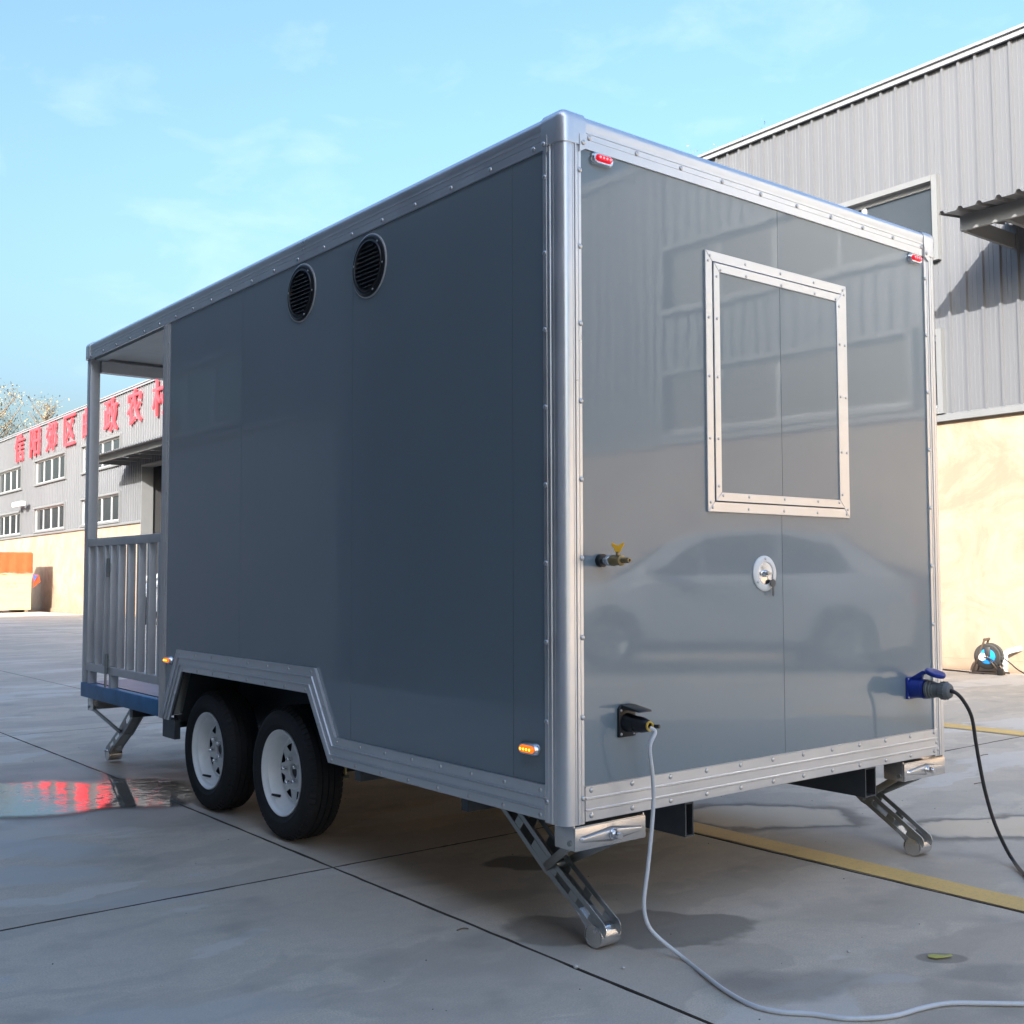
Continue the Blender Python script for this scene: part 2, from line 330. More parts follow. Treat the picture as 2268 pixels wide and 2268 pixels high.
def empty(name, loc=(0, 0, 0), rot=(0, 0, 0)):
    o = bpy.data.objects.new(name, None); col.objects.link(o); o.location = loc; o.rotation_euler = rot; o.empty_display_size = 0.2; return o
def copy_tree(o, parent=None):
    c = o.copy(); col.objects.link(c); c.parent = parent
    for ch in [x for x in bpy.data.objects if x.parent == o]: copy_tree(ch, c)
    return c
def spline(pts, n=8):
    pts = [Vector(p) for p in pts]; res = []
    for i in range(len(pts) - 1):
        p0 = pts[max(i - 1, 0)]; p1 = pts[i]; p2 = pts[i + 1]; p3 = pts[min(i + 2, len(pts) - 1)]
        for j in range(n):
            t = j / n; res.append(0.5 * ((2 * p1) + (p2 - p0) * t + (2 * p0 - 5 * p1 + 4 * p2 - p3) * t * t + (3 * p1 - p0 - 3 * p2 + p3) * t ** 3))
    res.append(pts[-1]); return res

# ------------------------------------------------------------------ ground
SL = 0.0075
def gz(y): return -0.40 - SL * max(0.0, y - 4.0)
yard = MB()
ys = [-400, 4, 60, 400]
for i in range(3):
    a, b = ys[i], ys[i + 1]
    za = gz(min(a, 60)) - 0.03; zb = gz(min(b, 60)) - 0.03
    yard.poly([(-400, a, za), (400, a, za), (400, b, zb), (-400, b, zb)], [(0, 1, 2, 3)])
joint_dirt = mat('joint_dirt', (0.085, 0.07, 0.055), 0.9, var=0.3, vscale=20, coords='world')
gobj = yard.build('ground', joint_dirt); tag(gobj, kind='structure')
YARD = empty('concrete_yard'); tag(YARD, kind='structure')
xj = [-3.86, 0.0, 1.508, 5.40, 9.97]; yj = [-28, -22.0, -17.3, -12.6, -7.93, -3.28, 1.37, 6.02, 10.7, 15.3, 20.0, 24.6, 29.3, 34.0, 38.6, 43.2, 48.0, 53.0, 58.0]
def ragged(a, b, n, amp, rs):
    return [(a + (b - a) * i / n, rs.uniform(-amp, amp) if 0 < i < n else 0.0) for i in range(n + 1)]
for i in range(len(xj) - 1):
    for j in range(len(yj) - 1):
        g = 0.0026; rs = random.Random(i * 100 + j)
        x0, x1, y0, y1 = xj[i] + g, xj[i + 1] - g, yj[j] + g, yj[j + 1] - g
        near = -6 < y0 < 6
        n = 60 if near else 1
        ring = [(t, y0 + abs(e)) for t, e in ragged(x0, x1, n, 0.004, rs)][:-1] + [(x1 - abs(e), t) for t, e in ragged(y0, y1, n, 0.004, rs)][:-1] + [(t, y1 - abs(e)) for t, e in ragged(x1, x0, n, 0.004, rs)][:-1] + [(x0 + abs(e), t) for t, e in ragged(y1, y0, n, 0.004, rs)][:-1]
        mb = MB(); N = len(ring)
        cx, cy = (x0 + x1) / 2, (y0 + y1) / 2
        ins = [(x + (0.0025 if x < cx else -0.0025), y + (0.0025 if y < cy else -0.0025)) for x, y in ring]
        top = [(x, y, gz(y)) for x, y in ins]; mid = [(x, y, gz(y) - 0.004) for x, y in ring]; bot = [(x, y, gz(y) - 0.028) for x, y in ring]
        mb.poly(top + mid + bot, [tuple(range(N))] + [(N + q, N + (q + 1) % N, (q + 1) % N, q) for q in range(N)] + [(2 * N + q, 2 * N + (q + 1) % N, N + (q + 1) % N, N + q) for q in range(N)])
        o = mb.build('slab', concrete, YARD); o.data.materials.append(joint_dirt); o.data.polygons.foreach_set('material_index', [0] + [1] * (len(o.data.polygons) - 1))
# painted lines
def paint(x0, x1, y0, y1):
    mb = MB(); n = 8; P = []
    for q in range(n + 1):
        y = y0 + (y1 - y0) * q / n; P += [(x0 + random.uniform(-.004, .004), y, gz(y) + 0.0035), (x1 + random.uniform(-.004, .004), y, gz(y) + 0.0035)]
    mb.poly(P, [(2 * q, 2 * q + 1, 2 * q + 3, 2 * q + 2) for q in range(n)])
    o = mb.build('painted_line', ypaint); tag(o, kind='structure'); return o
for a, b in ((1.37, -3.28), (6.02, 1.37)): paint(1.52, 1.665, b + 0.012, a - 0.012)
for a, b in ((1.37, -3.28), (6.02, 1.37), (10.7, 6.02)): paint(5.42, 5.62, b + 0.012, a - 0.012)
# puddle
out2 = [(-1.35, 4.3), (-0.75, 4.35), (-0.50, 4.05), (-0.30, 4.0), (-0.12, 3.78), (-0.02, 4.25), (0.0, 4.62), (0.022, 4.6), (0.03, 4.1), (0.06, 3.78), (0.19, 3.68), (0.27, 3.45), (0.24, 3.18), (0.15, 2.98), (0.05, 2.84), (-0.04, 2.80), (-0.13, 2.86), (-0.23, 2.93), (-0.34, 2.98), (-0.47, 2.96), (-0.60, 2.98), (-0.80, 3.09), (-1.1, 3.3), (-1.5, 3.6), (-1.7, 4.2)]
sm = spline([(x, y, 0) for x, y in out2 + out2[:1]], 5)[:-1]
edge = [(v.x, v.y) for v in sm]; nP = len(edge)
def inside(x, y):
    r_ = False
    for q in range(nP):
        (x0, y0), (x1, y1) = edge[q - 1], edge[q]
        if (y0 > y) != (y1 > y) and x < (x1 - x0) * (y - y0) / (y1 - y0) + x0: r_ = not r_
    return r_
def shore(x, y):
    b_ = 9.0
    for q in range(nP):
        (x0, y0), (x1, y1) = edge[q - 1], edge[q]; dx, dy = x1 - x0, y1 - y0
        t_ = max(0.0, min(1.0, ((x - x0) * dx + (y - y0) * dy) / (dx * dx + dy * dy + 1e-9))); b_ = min(b_, (x - x0 - t_ * dx) ** 2 + (y - y0 - t_ * dy) ** 2)
    return math.sqrt(b_)
pm = MB(); dep_ = []; idx = {}; C_ = 0.035
def pv(a_, b_):
    if (a_, b_) not in idx:
        x, y = -1.8 + a_ * C_, 2.6 + b_ * C_; idx[(a_, b_)] = len(pm.v); pm.v.append((x, y, gz(y) + 0.0020)); dep_.append(shore(x, y) if inside(x, y) else 0.0)
    return idx[(a_, b_)]
for a_ in range(64):
    for b_ in range(64):
        if any(inside(-1.8 + (a_ + u) * C_, 2.6 + (b_ + v) * C_) for u in (0, 1) for v in (0, 1)): pm.f.append((pv(a_, b_), pv(a_ + 1, b_), pv(a_ + 1, b_ + 1), pv(a_, b_ + 1)))
pud = pm.build('puddle', water); at_ = pud.data.attributes.new('depth', 'FLOAT', 'POINT'); at_.data.foreach_set('value', dep_); tag(pud, kind='structure')

# ------------------------------------------------------------------ the long warehouse behind the trailer
KX, DX = 0.01, 10.009
WH = empty('warehouse', (DX, 0, -0.37), (-SL, 0, -KX))
tag(WH, 'long grey ribbed metal warehouse with beige stucco base behind the trailer', 'building')
PITCH = 0.21
RIB = [(0.0, 0.0), (0.010, -0.034), (0.036, -0.034), (0.046, 0.0), (0.098, 0.0), (0.101, -0.004), (0.107, -0.004), (0.110, 0.0), (0.152, 0.0), (0.155, -0.004), (0.161, -0.004), (0.164, 0.0)]
def cladding(y0, y1, z0, z1, parent, xo=0.0, sgn=1):
    pr = [(y0, 0.0)]
    k = math.floor(y0 / PITCH) - 1
    while k * PITCH < y1:
        for a, d in RIB:
            y = k * PITCH + a
            if y0 < y < y1: pr.append((y, d))
        k += 1
    pr.append((y1, 0.0))
    mb = MB(); n = len(pr)
    mb.poly([(xo + sgn * d, y, z0) for y, d in pr] + [(xo + sgn * d, y, z1) for y, d in pr], [(i, i + 1, n + i + 1, n + i) for i in range(n - 1)])
    return mb.build('cladding_sheet', clad, parent)
ROOF = 7.26; BELT = 2.95
def window(a, b, z0, z1, parent, panes=4):
    fr = MB(); d0, d1 = 0.02, 0.07
    W = empty('window', (0, 0, 0)); W.parent = parent
    fr.box(d0, d1, a, a + 0.05, z0, z1); fr.box(d0, d1, b - 0.05, b, z0, z1); fr.box(d0 + .001, d1, a + 0.05, b - 0.05, z0, z0 + 0.05); fr.box(d0 + .001, d1, a + 0.05, b - 0.05, z1 - 0.05, z1)
    fr.build('frame', frame_white, W)
    for q in range(1, panes):
        c = a + (b - a) * q / panes; MB().box(d0 + 0.004, d1 - 0.004, c - 0.03, c + 0.03, z0 + 0.05, z1 - 0.05).build('mullion', frame_white, W)
    for q in range(panes):
        c0 = a + (b - a) * q / panes + 0.03; c1 = a + (b - a) * (q + 1) / panes - 0.03
        dd = 0.045 + 0.006 * (q % 2)
        MB().box(dd, dd + 0.004, c0, c1, z0 + 0.05, z1 - 0.05).build('pane', glass, W)
    t = 0.07; fl = MB()
    fl.box(-0.075, 0.018, a - t, a, z0 - t, z1 + t); fl.box(-0.075, 0.018, b, b + t, z0 - t, z1 + t); fl.box(-0.09, 0.017, a, b, z1, z1 + t); fl.box(-0.09, 0.017, a, b, z0 - t, z0)
    fl.build('surround', trim_grey, W)
    MB().poly([(0.062, a, z0), (0.062, b, z0), (0.062, b, z1), (0.062, a, z1)], [(0, 1, 2, 3)]).build('reveal', dark_in, W)
def canopy(a, b, parent):
    C = empty('canopy', (0, 0, 0)); C.parent = parent
    mb = MB(); pr = []; p = a
    while p < b:
        for u, d in ((0, 0), (0.03, 0.0), (0.055, 0.035), (0.085, 0.035), (0.11, 0)):
            if p + u < b: pr.append((p + u, d))
        p += 0.21
    pr.append((b, 0)); n = len(pr)
    z_in, z_out = 5.10, 4.94; P = []
    for xx, zz in ((-0.03, z_in), (-1.40, z_out), (-0.03, z_in - 0.006), (-1.40, z_out - 0.006)):
        P += [(xx, yy, zz + d) for yy, d in pr]
    f = []
    for i in range(n - 1): f += [(i, i + 1, n + i + 1, n + i), (2 * n + i, 3 * n + i, 3 * n + i + 1, 2 * n + i + 1), (n + i, n + i + 1, 3 * n + i + 1, 3 * n + i)]
    f += [(0, n, 3 * n, 2 * n), (n - 1, 3 * n - 1, 4 * n - 1, 2 * n - 1)]
    mb.poly(P, f); mb.build('roofing_sheet', clad, C)
    fr = MB()
    fr.box(-1.12, -1.08, a + 0.06, b - 0.08, 4.79, 4.955); fr.box(-1.079, -0.03, b - 0.12, b - 0.08, 4.79, 4.96); fr.box(-1.079, -0.03, a + 0.06, a + 0.10, 4.79, 4.96)
    fr.build('edge_beam', trim_grey, C)
    k = a + 0.9
    while k < b - 0.3:
        MB().box(-1.079, -0.03, k, k + 0.05, 4.84, 4.95).build('rafter', trim_grey, C); k += 1.1
def build_warehouse(root, Y0, Y1, wins, doors, canopies, dep=7.0, ROOF=7.26, rows=((3.09, 3.97), (4.95, 5.85)), DH=4.72, base=None):
    base = base or stucco
    cuts = sorted([(a, b, 'w') for a, b in wins] + [(d[0], d[1], 'd') for d in doors])
    y = Y0
    for a, b, t in cuts:
        if a > y: cladding(y, a, BELT + 0.06, ROOF, root)
        if t == 'w':
            lv = [r_ for row in rows for r_ in row]
            if lv[0] > BELT + 0.3: cladding(a, b, BELT + 0.06, lv[0] - 0.04, root)
            for q in range(1, len(lv) - 1, 2): cladding(a, b, lv[q] + 0.02, lv[q + 1] - 0.05, root)
            cladding(a, b, lv[-1] + 0.05, ROOF, root)
        else:
            cladding(a, b, DH, ROOF, root)
        y = b
    cladding(y, Y1, BELT + 0.06, ROOF, root)
    segs = []; y = Y0
    for a, b, sh in sorted(doors):
        segs.append((y, a)); y = b
    segs.append((y, Y1))
    for a, b in segs:
        MB().box(0.02, 0.30, a, b, -0.15, BELT - 0.004).build('stucco_wall', base, root)
        MB().box(-0.035, 0.018, a, b, -0.15, 0.13).build('plinth', base, root)
        MB().poly([(-0.05, a, BELT - 0.02), (-0.05, b, BELT - 0.02), (-0.05, b, BELT + 0.055), (-0.05, a, BELT + 0.055), (0.03, a, BELT + 0.085), (0.03, b, BELT + 0.085), (0.018, a, BELT - 0.02), (0.018, b, BELT - 0.02)],
                  [(0, 1, 2, 3), (3, 2, 5, 4), (0, 6, 7, 1)]).build('belt_flashing', trim_grey, root)
    mb = MB(); mb.box(-0.10, 0.06, Y0 - 0.1, Y1 + 0.1, ROOF + 0.015, ROOF + 0.05); mb.box(-0.07, -0.035, Y0 - 0.1, Y1 + 0.1, ROOF - 0.05, ROOF + 0.014); mb.build('eaves_flashing', roof_sheet, root)
    mb = MB(); mb.poly([(0.07, Y0, ROOF + 0.02), (0.07, Y1, ROOF + 0.02), (12, Y1, ROOF + 0.64), (12, Y0, ROOF + 0.64), (24, Y1, ROOF), (24, Y0, ROOF), (24, Y1, -0.1), (24, Y0, -0.1), (0.31, Y0, -0.1), (0.31, Y1, -0.1)],
        [(0, 1, 2, 3), (3, 2, 4, 5), (5, 4, 6, 7), (0, 3, 5, 7, 8), (1, 9, 6, 4, 2)]); mb.build('roof', roof_sheet, root)
    for a, b in wins:
        for r0, r1 in rows: window(a + 0.02, b - 0.02, r0, r1, root)
    for a, b, shut in doors:
        mb = MB(); dp = 0.75 if shut else dep
        mb.poly([(0.31, a, -0.05), (0.31, b, -0.05), (dp, b, -0.05), (dp, a, -0.05), (0.31, a, DH), (0.31, b, DH), (dp, b, DH), (dp, a, DH)], [(0, 3, 7, 4), (1, 5, 6, 2), (3, 2, 6, 7), (4, 7, 6, 5), (0, 1, 2, 3)])
        mb.build('doorway_room', dark_in, root)
        jb = MB(); jb.box(-0.06, 0.309, b - 0.06, b + 0.004, 0, DH); jb.box(-0.06, 0.309, a - 0.004, a + 0.06, 0, DH); jb.box(-0.06, 0.309, a + 0.06, b - 0.06, DH - 0.06, DH); jb.build('door_frame', trim_grey, root)
        if shut:
            for q in range(int(DH / 0.12) - 1): MB().box(0.33, 0.35, a + 0.06, b - 0.06, q * 0.12, q * 0.12 + 0.11).build('shutter_slat', trim_grey, root)
    for a, b in canopies: canopy(a, b, root)
wl = [33.53, 39.5, 45.5, 51.0]; wr = [4.57, 10.57, 16.57]; wn = [-9.0, -15.0, -21.0, -27.0, -33.0]
build_warehouse(WH, -44.0, 55.0, sorted([(a, a + 4.05 if a < 51 else a + 3.5) for a in wl + wr + wn]), [(26.2, 31.55, False), (-0.35, 3.1, True)], [(25.4, 32.8), (-1.0, 3.72)])

# sign on the warehouse wall
SIGN = empty('wall_sign', WH.matrix_world.translation, WH.rotation_euler); SIGN.location = (DX, 0, -0.37)
tag(SIGN, 'big red raised Chinese characters in a row under the warehouse eaves', 'sign')
dg = None
for i, ch in enumerate('信阳郊区邮政农村'):
    cu = bpy.data.curves.new('character', 'FONT'); cu.body = ch; cu.size = 1.0; cu.extrude = 0.030; cu.offset = -0.002; cu.bevel_depth = 0.0; cu.resolution_u = 3
    tmp = bpy.data.objects.new('character_curve', cu); col.objects.link(tmp); bpy.context.view_layer.update()
    me = bpy.data.meshes.new_from_object(tmp.evaluated_get(bpy.context.evaluated_depsgraph_get())); bpy.data.objects.remove(tmp)
    xs = [v.co.x for v in me.vertices]; zs = [v.co.y for v in me.vertices]
    x0, x1, z0, z1 = min(xs), max(xs), min(zs), max(zs)
    ya = 46.35 - 2.265 * i; wdt, hgt = 1.30, 1.12
    for v in me.vertices:
        u = (v.co.x - x0) / (x1 - x0) * wdt; vv = (v.co.y - z0) / (z1 - z0) * hgt
        v.co = (-0.10 - v.co.z, ya - u, 6.07 + vv)
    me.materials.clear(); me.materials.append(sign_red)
    me.name = 'character'
    bm = bmesh.new(); bm.from_mesh(me); bmesh.ops.recalc_face_normals(bm, faces=bm.faces); bm.to_mesh(me); bm.free()
    o = bpy.data.objects.new('character', me); col.objects.link(o); o.parent = SIGN; o['label'] = 'red raised character ' + ch

# ------------------------------------------------------------------ the warehouse across the yard (seen in the reflections; it shades the yard)
OPP = empty('warehouse', (-3.90, 0, -0.40), (0, 0, R(180))); tag(OPP, 'shaded twin warehouse behind the camera, its window mirrored in the dark trailer side', 'building')
ow = [-14.6, -20.6, 3.6]
build_warehouse(OPP, -26.0, 9.0, sorted((a, a + 4.05) for a in ow), [(-8.15, -3.6, False)], [], 12.0, 7.36, base=grey_render)

# ------------------------------------------------------------------ the trailer
TR = empty('food_trailer', (0, 0, 0)); tag(TR, 'grey panelled catering trailer with riveted aluminium trim and open porch', 'trailer')
HT = 2.15; WT = 2.07; LB = 3.18; LT = 4.45
def side(u, v, w_): return (w_, u, v)       # outline in (y, z), extruded in x
def endf(u, v, w_): return (u, w_, v)       # outline in (x, z), extruded in y
def plan(u, v, w_): return (u, v, w_)
# side panels with the wheel arch cut out
sp = [[(0.03, 0.02), (0.2435, 0.02), (0.2435, 2.10), (0.03, 2.10)],
      [(0.2455, 0.02), (1.2385, 0.02), (1.2385, 2.10), (0.2455, 2.10)],
      [(1.2405, 0.02), (1.37, 0.02), (1.54, 0.31), (2.2285, 0.31), (2.2285, 2.10), (1.2405, 2.10)],
      [(2.2305, 0.31), (2.905, 0.31), (3.10, 0.01), (3.17, 0.01), (3.17, 2.10), (2.2305, 2.10)]]
for P in sp: MB().prism(P, side, 0.0, 0.012).build('side_panel', panel_grey, TR)
seam_m = mat('seam_filler', (0.16, 0.18, 0.20), 0.5)
MB().prism([(0.03, 0.02), (1.36, 0.02), (1.53, 0.32), (2.92, 0.32), (3.11, 0.01), (3.16, 0.01), (3.16, 2.09), (0.03, 2.09)], side, 0.0135, 0.05).build('side_wall_core', seam_m, TR)
# end panels round the hatch opening
hx0, hx1, hz0, hz1 = 0.655, 1.41, 0.965, 1.81
ep = [[(0.03, 0.02), (1.0295, 0.02), (1.0295, hz0), (hx0, hz0), (hx0, hz1), (1.0295, hz1), (1.0295, 2.10), (0.03, 2.10)],
      [(1.0315, 0.02), (2.04, 0.02), (2.04, 2.10), (1.0315, 2.10), (1.0315, hz1), (hx1, hz1), (hx1, hz0), (1.0315, hz0)]]
for P in ep: MB().prism(P, endf, 0.0, 0.012).build('end_panel', panel_grey, TR)
MB().box(0.03, 2.04, 0.0135, 0.05, 0.02, 2.09).build('end_wall_core', seam_m, TR)
MB().box(2.0, 2.07, 0.03, LB, 0.02, 2.09).build('far_side_wall', panel_grey, TR)
MB().box(0.051, 1.99, LB - 0.06, LB - 0.01, 0.02, 2.09).build('porch_side_wall', ceil_white, TR)
MB().box(0.03, 2.04, 0.03, LT - 0.03, 2.09, 2.146).build('roof', roof_sheet, TR)
mb = MB(); mb.box(0.051, 1.99, 0.051, 1.40, -0.01, 0.015); mb.box(0.345, WT - 0.345, 1.4005, 3.06, -0.01, 0.015); mb.box(0.051, 1.99, 3.0605, LB - 0.07, -0.01, 0.015); mb.build('floor', steel_dark, TR)
# ---- rivets
rv = MB(); prof = [(0.0085, 0.0), (0.0082, 0.0018), (0.0068, 0.0036), (0.0042, 0.0048), (0.0014, 0.0052)]
rv.lathe(prof, lambda x, a, b: (a, b, x), 10); n0 = len(rv.v); rv.v.append((0, 0, 0.0044)); rv.f += [(n0 - 10 + j, n0 - 10 + (j + 1) % 10, n0) for j in range(10)]
rivet_me = rv.mesh('rivet', alu_rivet, smooth=True)
RS = Euler((0, R(-90), 0)); RE = Euler((R(90), 0, 0))
def rivet_s(parent, y, z, x=-0.006, s=1.0): link('rivet', rivet_me, parent, (x, y, z), RS, (s, s, s))
def rivet_e(parent, x, z, y=-0.006, s=1.0): link('rivet', rivet_me, parent, (x, y, z), RE, (s, s, s))
# ---- near corner post: two ribbed flanges round a bull-nose
def corner_post(fn, z0, z1, name='corner_post', m=None):
    pr = [(0.0, 0.086), (-0.006, 0.086), (-0.006, 0.070), (-0.0045, 0.069), (-0.0045, 0.066), (-0.006, 0.065), (-0.006, 0.056), (-0.009, 0.0545), (-0.009, 0.050), (-0.0045, 0.0485), (-0.0045, 0.0455), (-0.006, 0.045), (-0.006, 0.037), (-0.0045, 0.0365), (-0.0045, 0.0335), (-0.006, 0.033)]
    for q in range(11):
        t = math.pi + (math.pi / 2) * q / 10; pr.append((0.022 + 0.028 * math.cos(t), 0.022 + 0.028 * math.sin(t)))
    pr += [(0.032, -0.006), (0.0325, -0.0045), (0.0355, -0.0045), (0.036, -0.006), (0.041, -0.006), (0.0435, -0.009), (0.0465, -0.009), (0.050, -0.006), (0.0555, -0.006), (0.0565, -0.0045), (0.0585, -0.0045), (0.0595, -0.006), (0.070, -0.006), (0.070, 0.0), (0.04, 0.04), (0.001, 0.075)]
    mb = MB(); mb.prism(pr, fn, z0, z1)
    return mb.build(name, m or alu, TR, smooth=True)
p1 = corner_post(plan, -0.006, 2.055)
for q in range(9):
    z = 0.055 + 0.238 * q
    rivet_e(p1, 0.0645, z + 0.015); rivet_s(p1, 0.078, z)
p2 = corner_post(lambda u, v, w_: (WT - v, u, w_), -0.006, 2.055)
for q in range(9): rivet_e(p2, WT - 0.078, 0.05 + 0.238 * q)
rivet_e(p2, WT - 0.066, 0.02)
# ---- roof rails, with a rounded shoulder and fine ribs
def rail_prof():
    pr = [(0.0, 2.046), (-0.006, 2.046), (-0.006, 2.074), (-0.0045, 2.0745), (-0.0045, 2.076), (-0.006, 2.0765), (-0.006, 2.094), (-0.008, 2.095), (-0.008, 2.104), (-0.006, 2.105)]
    for q in range(9):
        t = math.pi - (math.pi / 2) * q / 8; pr.append((0.018 + 0.026 * math.cos(t), 2.126 + 0.026 * math.sin(t)))
    pr += [(0.09, 2.153), (0.09, 2.1475), (0.03, 2.1475), (0.0, 2.11)]
    return pr
RP = rail_prof()
mb = MB(); mb.prism([(a, b) for a, b in RP], lambda u, v, w_: (u, w_, v), 0.080, LT - 0.080); rl = mb.build('roof_rail', alu, TR, smooth=True)
q = 0.13
while q < LT - 0.1:
    rivet_s(rl, q, 2.062); q += 0.222
mb = MB(); mb.prism(RP, lambda u, v, w_: (w_, u, v), 0.088, WT - 0.088); re_ = mb.build('roof_rail', alu, TR, smooth=True)
for q in range(10): rivet_e(re_, 0.105 + 0.207 * q, 2.083)
mb = MB(); mb.prism(RP, lambda u, v, w_: (w_, LT - u, v), 0.088, WT - 0.088); mb.build('roof_rail', alu, TR, smooth=True)
mb = MB(); mb.prism(RP, lambda u, v, w_: (WT - u, w_, v), 0.088, LT - 0.088); mb.build('roof_rail', alu, TR, smooth=True)
# ---- cast corner caps
for sx, sy in ((0, 0), (1, 0), (0, 1), (1, 1)):
    mb = MB(); a0, a1 = -0.0105, 0.0875
    X = (a0, a1) if not sx else (WT - a1, WT - a0); Y = (a0, a1) if not sy else (LT - a1, LT - a0)
    mb.box(X[0], X[1], Y[0], Y[1], 2.052, 2.159)
    me = mb.mesh('corner_cap', alu); bm = bmesh.new(); bm.from_mesh(me); xo, yo = X[sx], Y[sy]
    def on_out(v, ax): return abs(v.co[ax] - (xo, yo, 2.159)[ax]) < 1e-4
    ed = [e_ for e_ in bm.edges if sum(1 for ax in range(3) if on_out(e_.verts[0], ax) and on_out(e_.verts[1], ax)) >= 2]
    bmesh.ops.bevel(bm, geom=ed, offset=0.032, segments=7, affect='EDGES', profile=0.5); bm.to_mesh(me); bm.free()
    me.polygons.foreach_set('use_smooth', [True] * len(me.polygons)); me.set_sharp_from_angle(angle=R(40))
    c = link('corner_cap', me, TR)
    if not sy:
        tb = MB()
        if not sx: tb.prism([(0.060, 2.030), (0.088, 2.045), (0.088, 2.085), (0.060, 2.085)], endf, -0.0128, -0.004)
        else: tb.prism([(WT - 0.088, 2.045), (WT - 0.06, 2.028), (WT - 0.06, 2.085), (WT - 0.088, 2.085)], endf, -0.0128, -0.004)
        tb.build('cap_tab', alu, c); rivet_e(c, 0.074 if not sx else WT - 0.074, 2.060, -0.0128)
    if not sx and not sy:
        MB().prism([(0.060, 2.030), (0.088, 2.045), (0.088, 2.085), (0.060, 2.085)], side, -0.0128, -0.004).build('cap_tab', alu, c); rivet_s(c, 0.074, 2.060, -0.0128)
# ---- bottom rails: three bands parted by raised beads
TP = [(0.0, -0.001), (0.0, 0.007), (0.02, 0.008), (0.275, 0.008), (0.28, 0.005), (0.30, 0.005), (0.31, 0.014), (0.34, 0.014), (0.35, 0.008), (0.605, 0.008), (0.61, 0.005), (0.63, 0.005), (0.64, 0.014), (0.67, 0.014), (0.68, 0.008), (0.955, 0.008), (0.965, 0.011), (1.0, 0.011), (1.0, -0.001)]
def strip(I0, I1, O0, O1, fn, name='skirt_rail'):
    mb = MB(); n = len(TP); P = []
    for A, B in ((I0, O0), (I1, O1)):
        for t, h in TP: P.append(fn(A[0] + (B[0] - A[0]) * t, A[1] + (B[1] - A[1]) * t, -h))
    f = [(i, i + 1, n + i + 1, n + i) for i in range(n - 1)] + [tuple(range(n)), tuple(range(2 * n - 1, n - 1, -1))]
    mb.poly(P, f); return mb.build(name, alu, TR)
I = [(0.0865, 0.0), (1.40, 0.0), (1.575, 0.255), (2.875, 0.255), (3.03, 0.0)]; O = [(0.0865, 0.104), (1.345, 0.104), (1.51, 0.360), (2.935, 0.360), (3.145, 0.0)]
e = 0.0012
for k in range(4):
    s = strip(I[k], I[k + 1], O[k], O[k + 1], side)
    L = (Vector(I[k + 1]) - Vector(I[k])).length; n = max(1, round(L / 0.19))
    for t in (0.13, 0.84):
        for q in range(n + 1):
            u = (q + 0.12) / (n + 0.24)
            A = Vector(I[k]).lerp(Vector(I[k + 1]), u); B = Vector(O[k]).lerp(Vector(O[k + 1]), u); pt = A.lerp(B, t)
            if k in (1, 3) and not 0 < q < n and n > 1: continue
            rivet_s(s, pt.x, pt.y, -0.0075, 0.9)
s = strip((0.0715, 0.0), (1.998, 0.0), (0.0715, 0.104), (1.998, 0.104), endf)
for q in range(12):
    x = 0.095 + 0.171 * q; rivet_e(s, x, 0.091, -0.0075)
    rivet_e(s, x, 0.016, -0.0075)
# ---- porch edge of the body
mb = MB()
mb.prism([(3.098, 0.0), (3.18, 0.0), (3.18, 2.045), (3.098, 2.045)], side, -0.005, 0.03)
for yy_ in (3.115, 3.135, 3.155): mb.prism([(yy_, 0.0), (yy_ + 0.006, 0.0), (yy_ + 0.006, 2.045), (yy_, 2.045)], side, -0.008, -0.0051)
jp = mb.build('door_jamb_post', porch_grey, TR)
for q in range(8): rivet_s(jp, 3.105, 0.12 + 0.26 * q, -0.005, 0.8)
# ---- serving hatch in the end wall
HA = empty('serving_hatch', (0, 0, 0)); HA.parent = TR
def mitre(x0, x1, z0, z1, wd, y0, y1, name):
    q = [[(x0, z0), (x1, z0), (x1 - wd, z0 + wd), (x0 + wd, z0 + wd)], [(x1, z0 + .0006), (x1, z1 - .0006), (x1 - wd, z1 - wd - .0006), (x1 - wd, z0 + wd + .0006)], [(x1, z1), (x0, z1), (x0 + wd, z1 - wd), (x1 - wd, z1 - wd)], [(x0, z1 - .0006), (x0, z0 + .0006), (x0 + wd, z0 + wd + .0006), (x0 + wd, z1 - wd - .0006)]]
    for P in q: MB().prism(P, endf, y0, y1).build(name, alu, HA, bevel=0.0012, seg=1)
mitre(0.632, 1.432, 0.943, 1.830, 0.034, -0.008, 0.0115, 'outer_frame')
mitre(0.6695, 1.3955, 0.980, 1.792, 0.030, -0.0115, 0.010, 'leaf_frame')
for t in (0.0065, 0.0235):
    pass
MB().prism([(0.697, 1.007), (1.0295, 1.007), (1.0295, 1.765), (0.697, 1.765)], endf, -0.006, 0.0).build('leaf_panel', panel_grey, HA)
MB().prism([(1.0315, 1.007), (1.368, 1.007), (1.368, 1.765), (1.0315, 1.765)], endf, -0.006, 0.0).build('leaf_panel', panel_grey, HA)
MB().box(0.664, 1.40, 0.0122, 0.0132, 0.975, 1.80).build('seal', black_pl, HA)
for x in (0.655, 0.84, 1.035, 1.23, 1.41): rivet_e(HA, x, 1.813, -0.008, 0.62); rivet_e(HA, x, 0.957, -0.008, 0.62)
for z in (0.975, 1.19, 1.40, 1.60, 1.795): rivet_e(HA, 0.646, z, -0.008, 0.62); rivet_e(HA, 1.418, z, -0.008, 0.62)
for x in (0.705, 0.84, 1.035, 1.23, 1.36): rivet_e(HA, x, 1.770, -0.0115, 0.62); rivet_e(HA, x, 0.999, -0.0115, 0.62)
for z in (1.03, 1.19, 1.40, 1.60, 1.745): rivet_e(HA, 0.684, z, -0.0115, 0.62); rivet_e(HA, 1.381, z, -0.0115, 0.62)
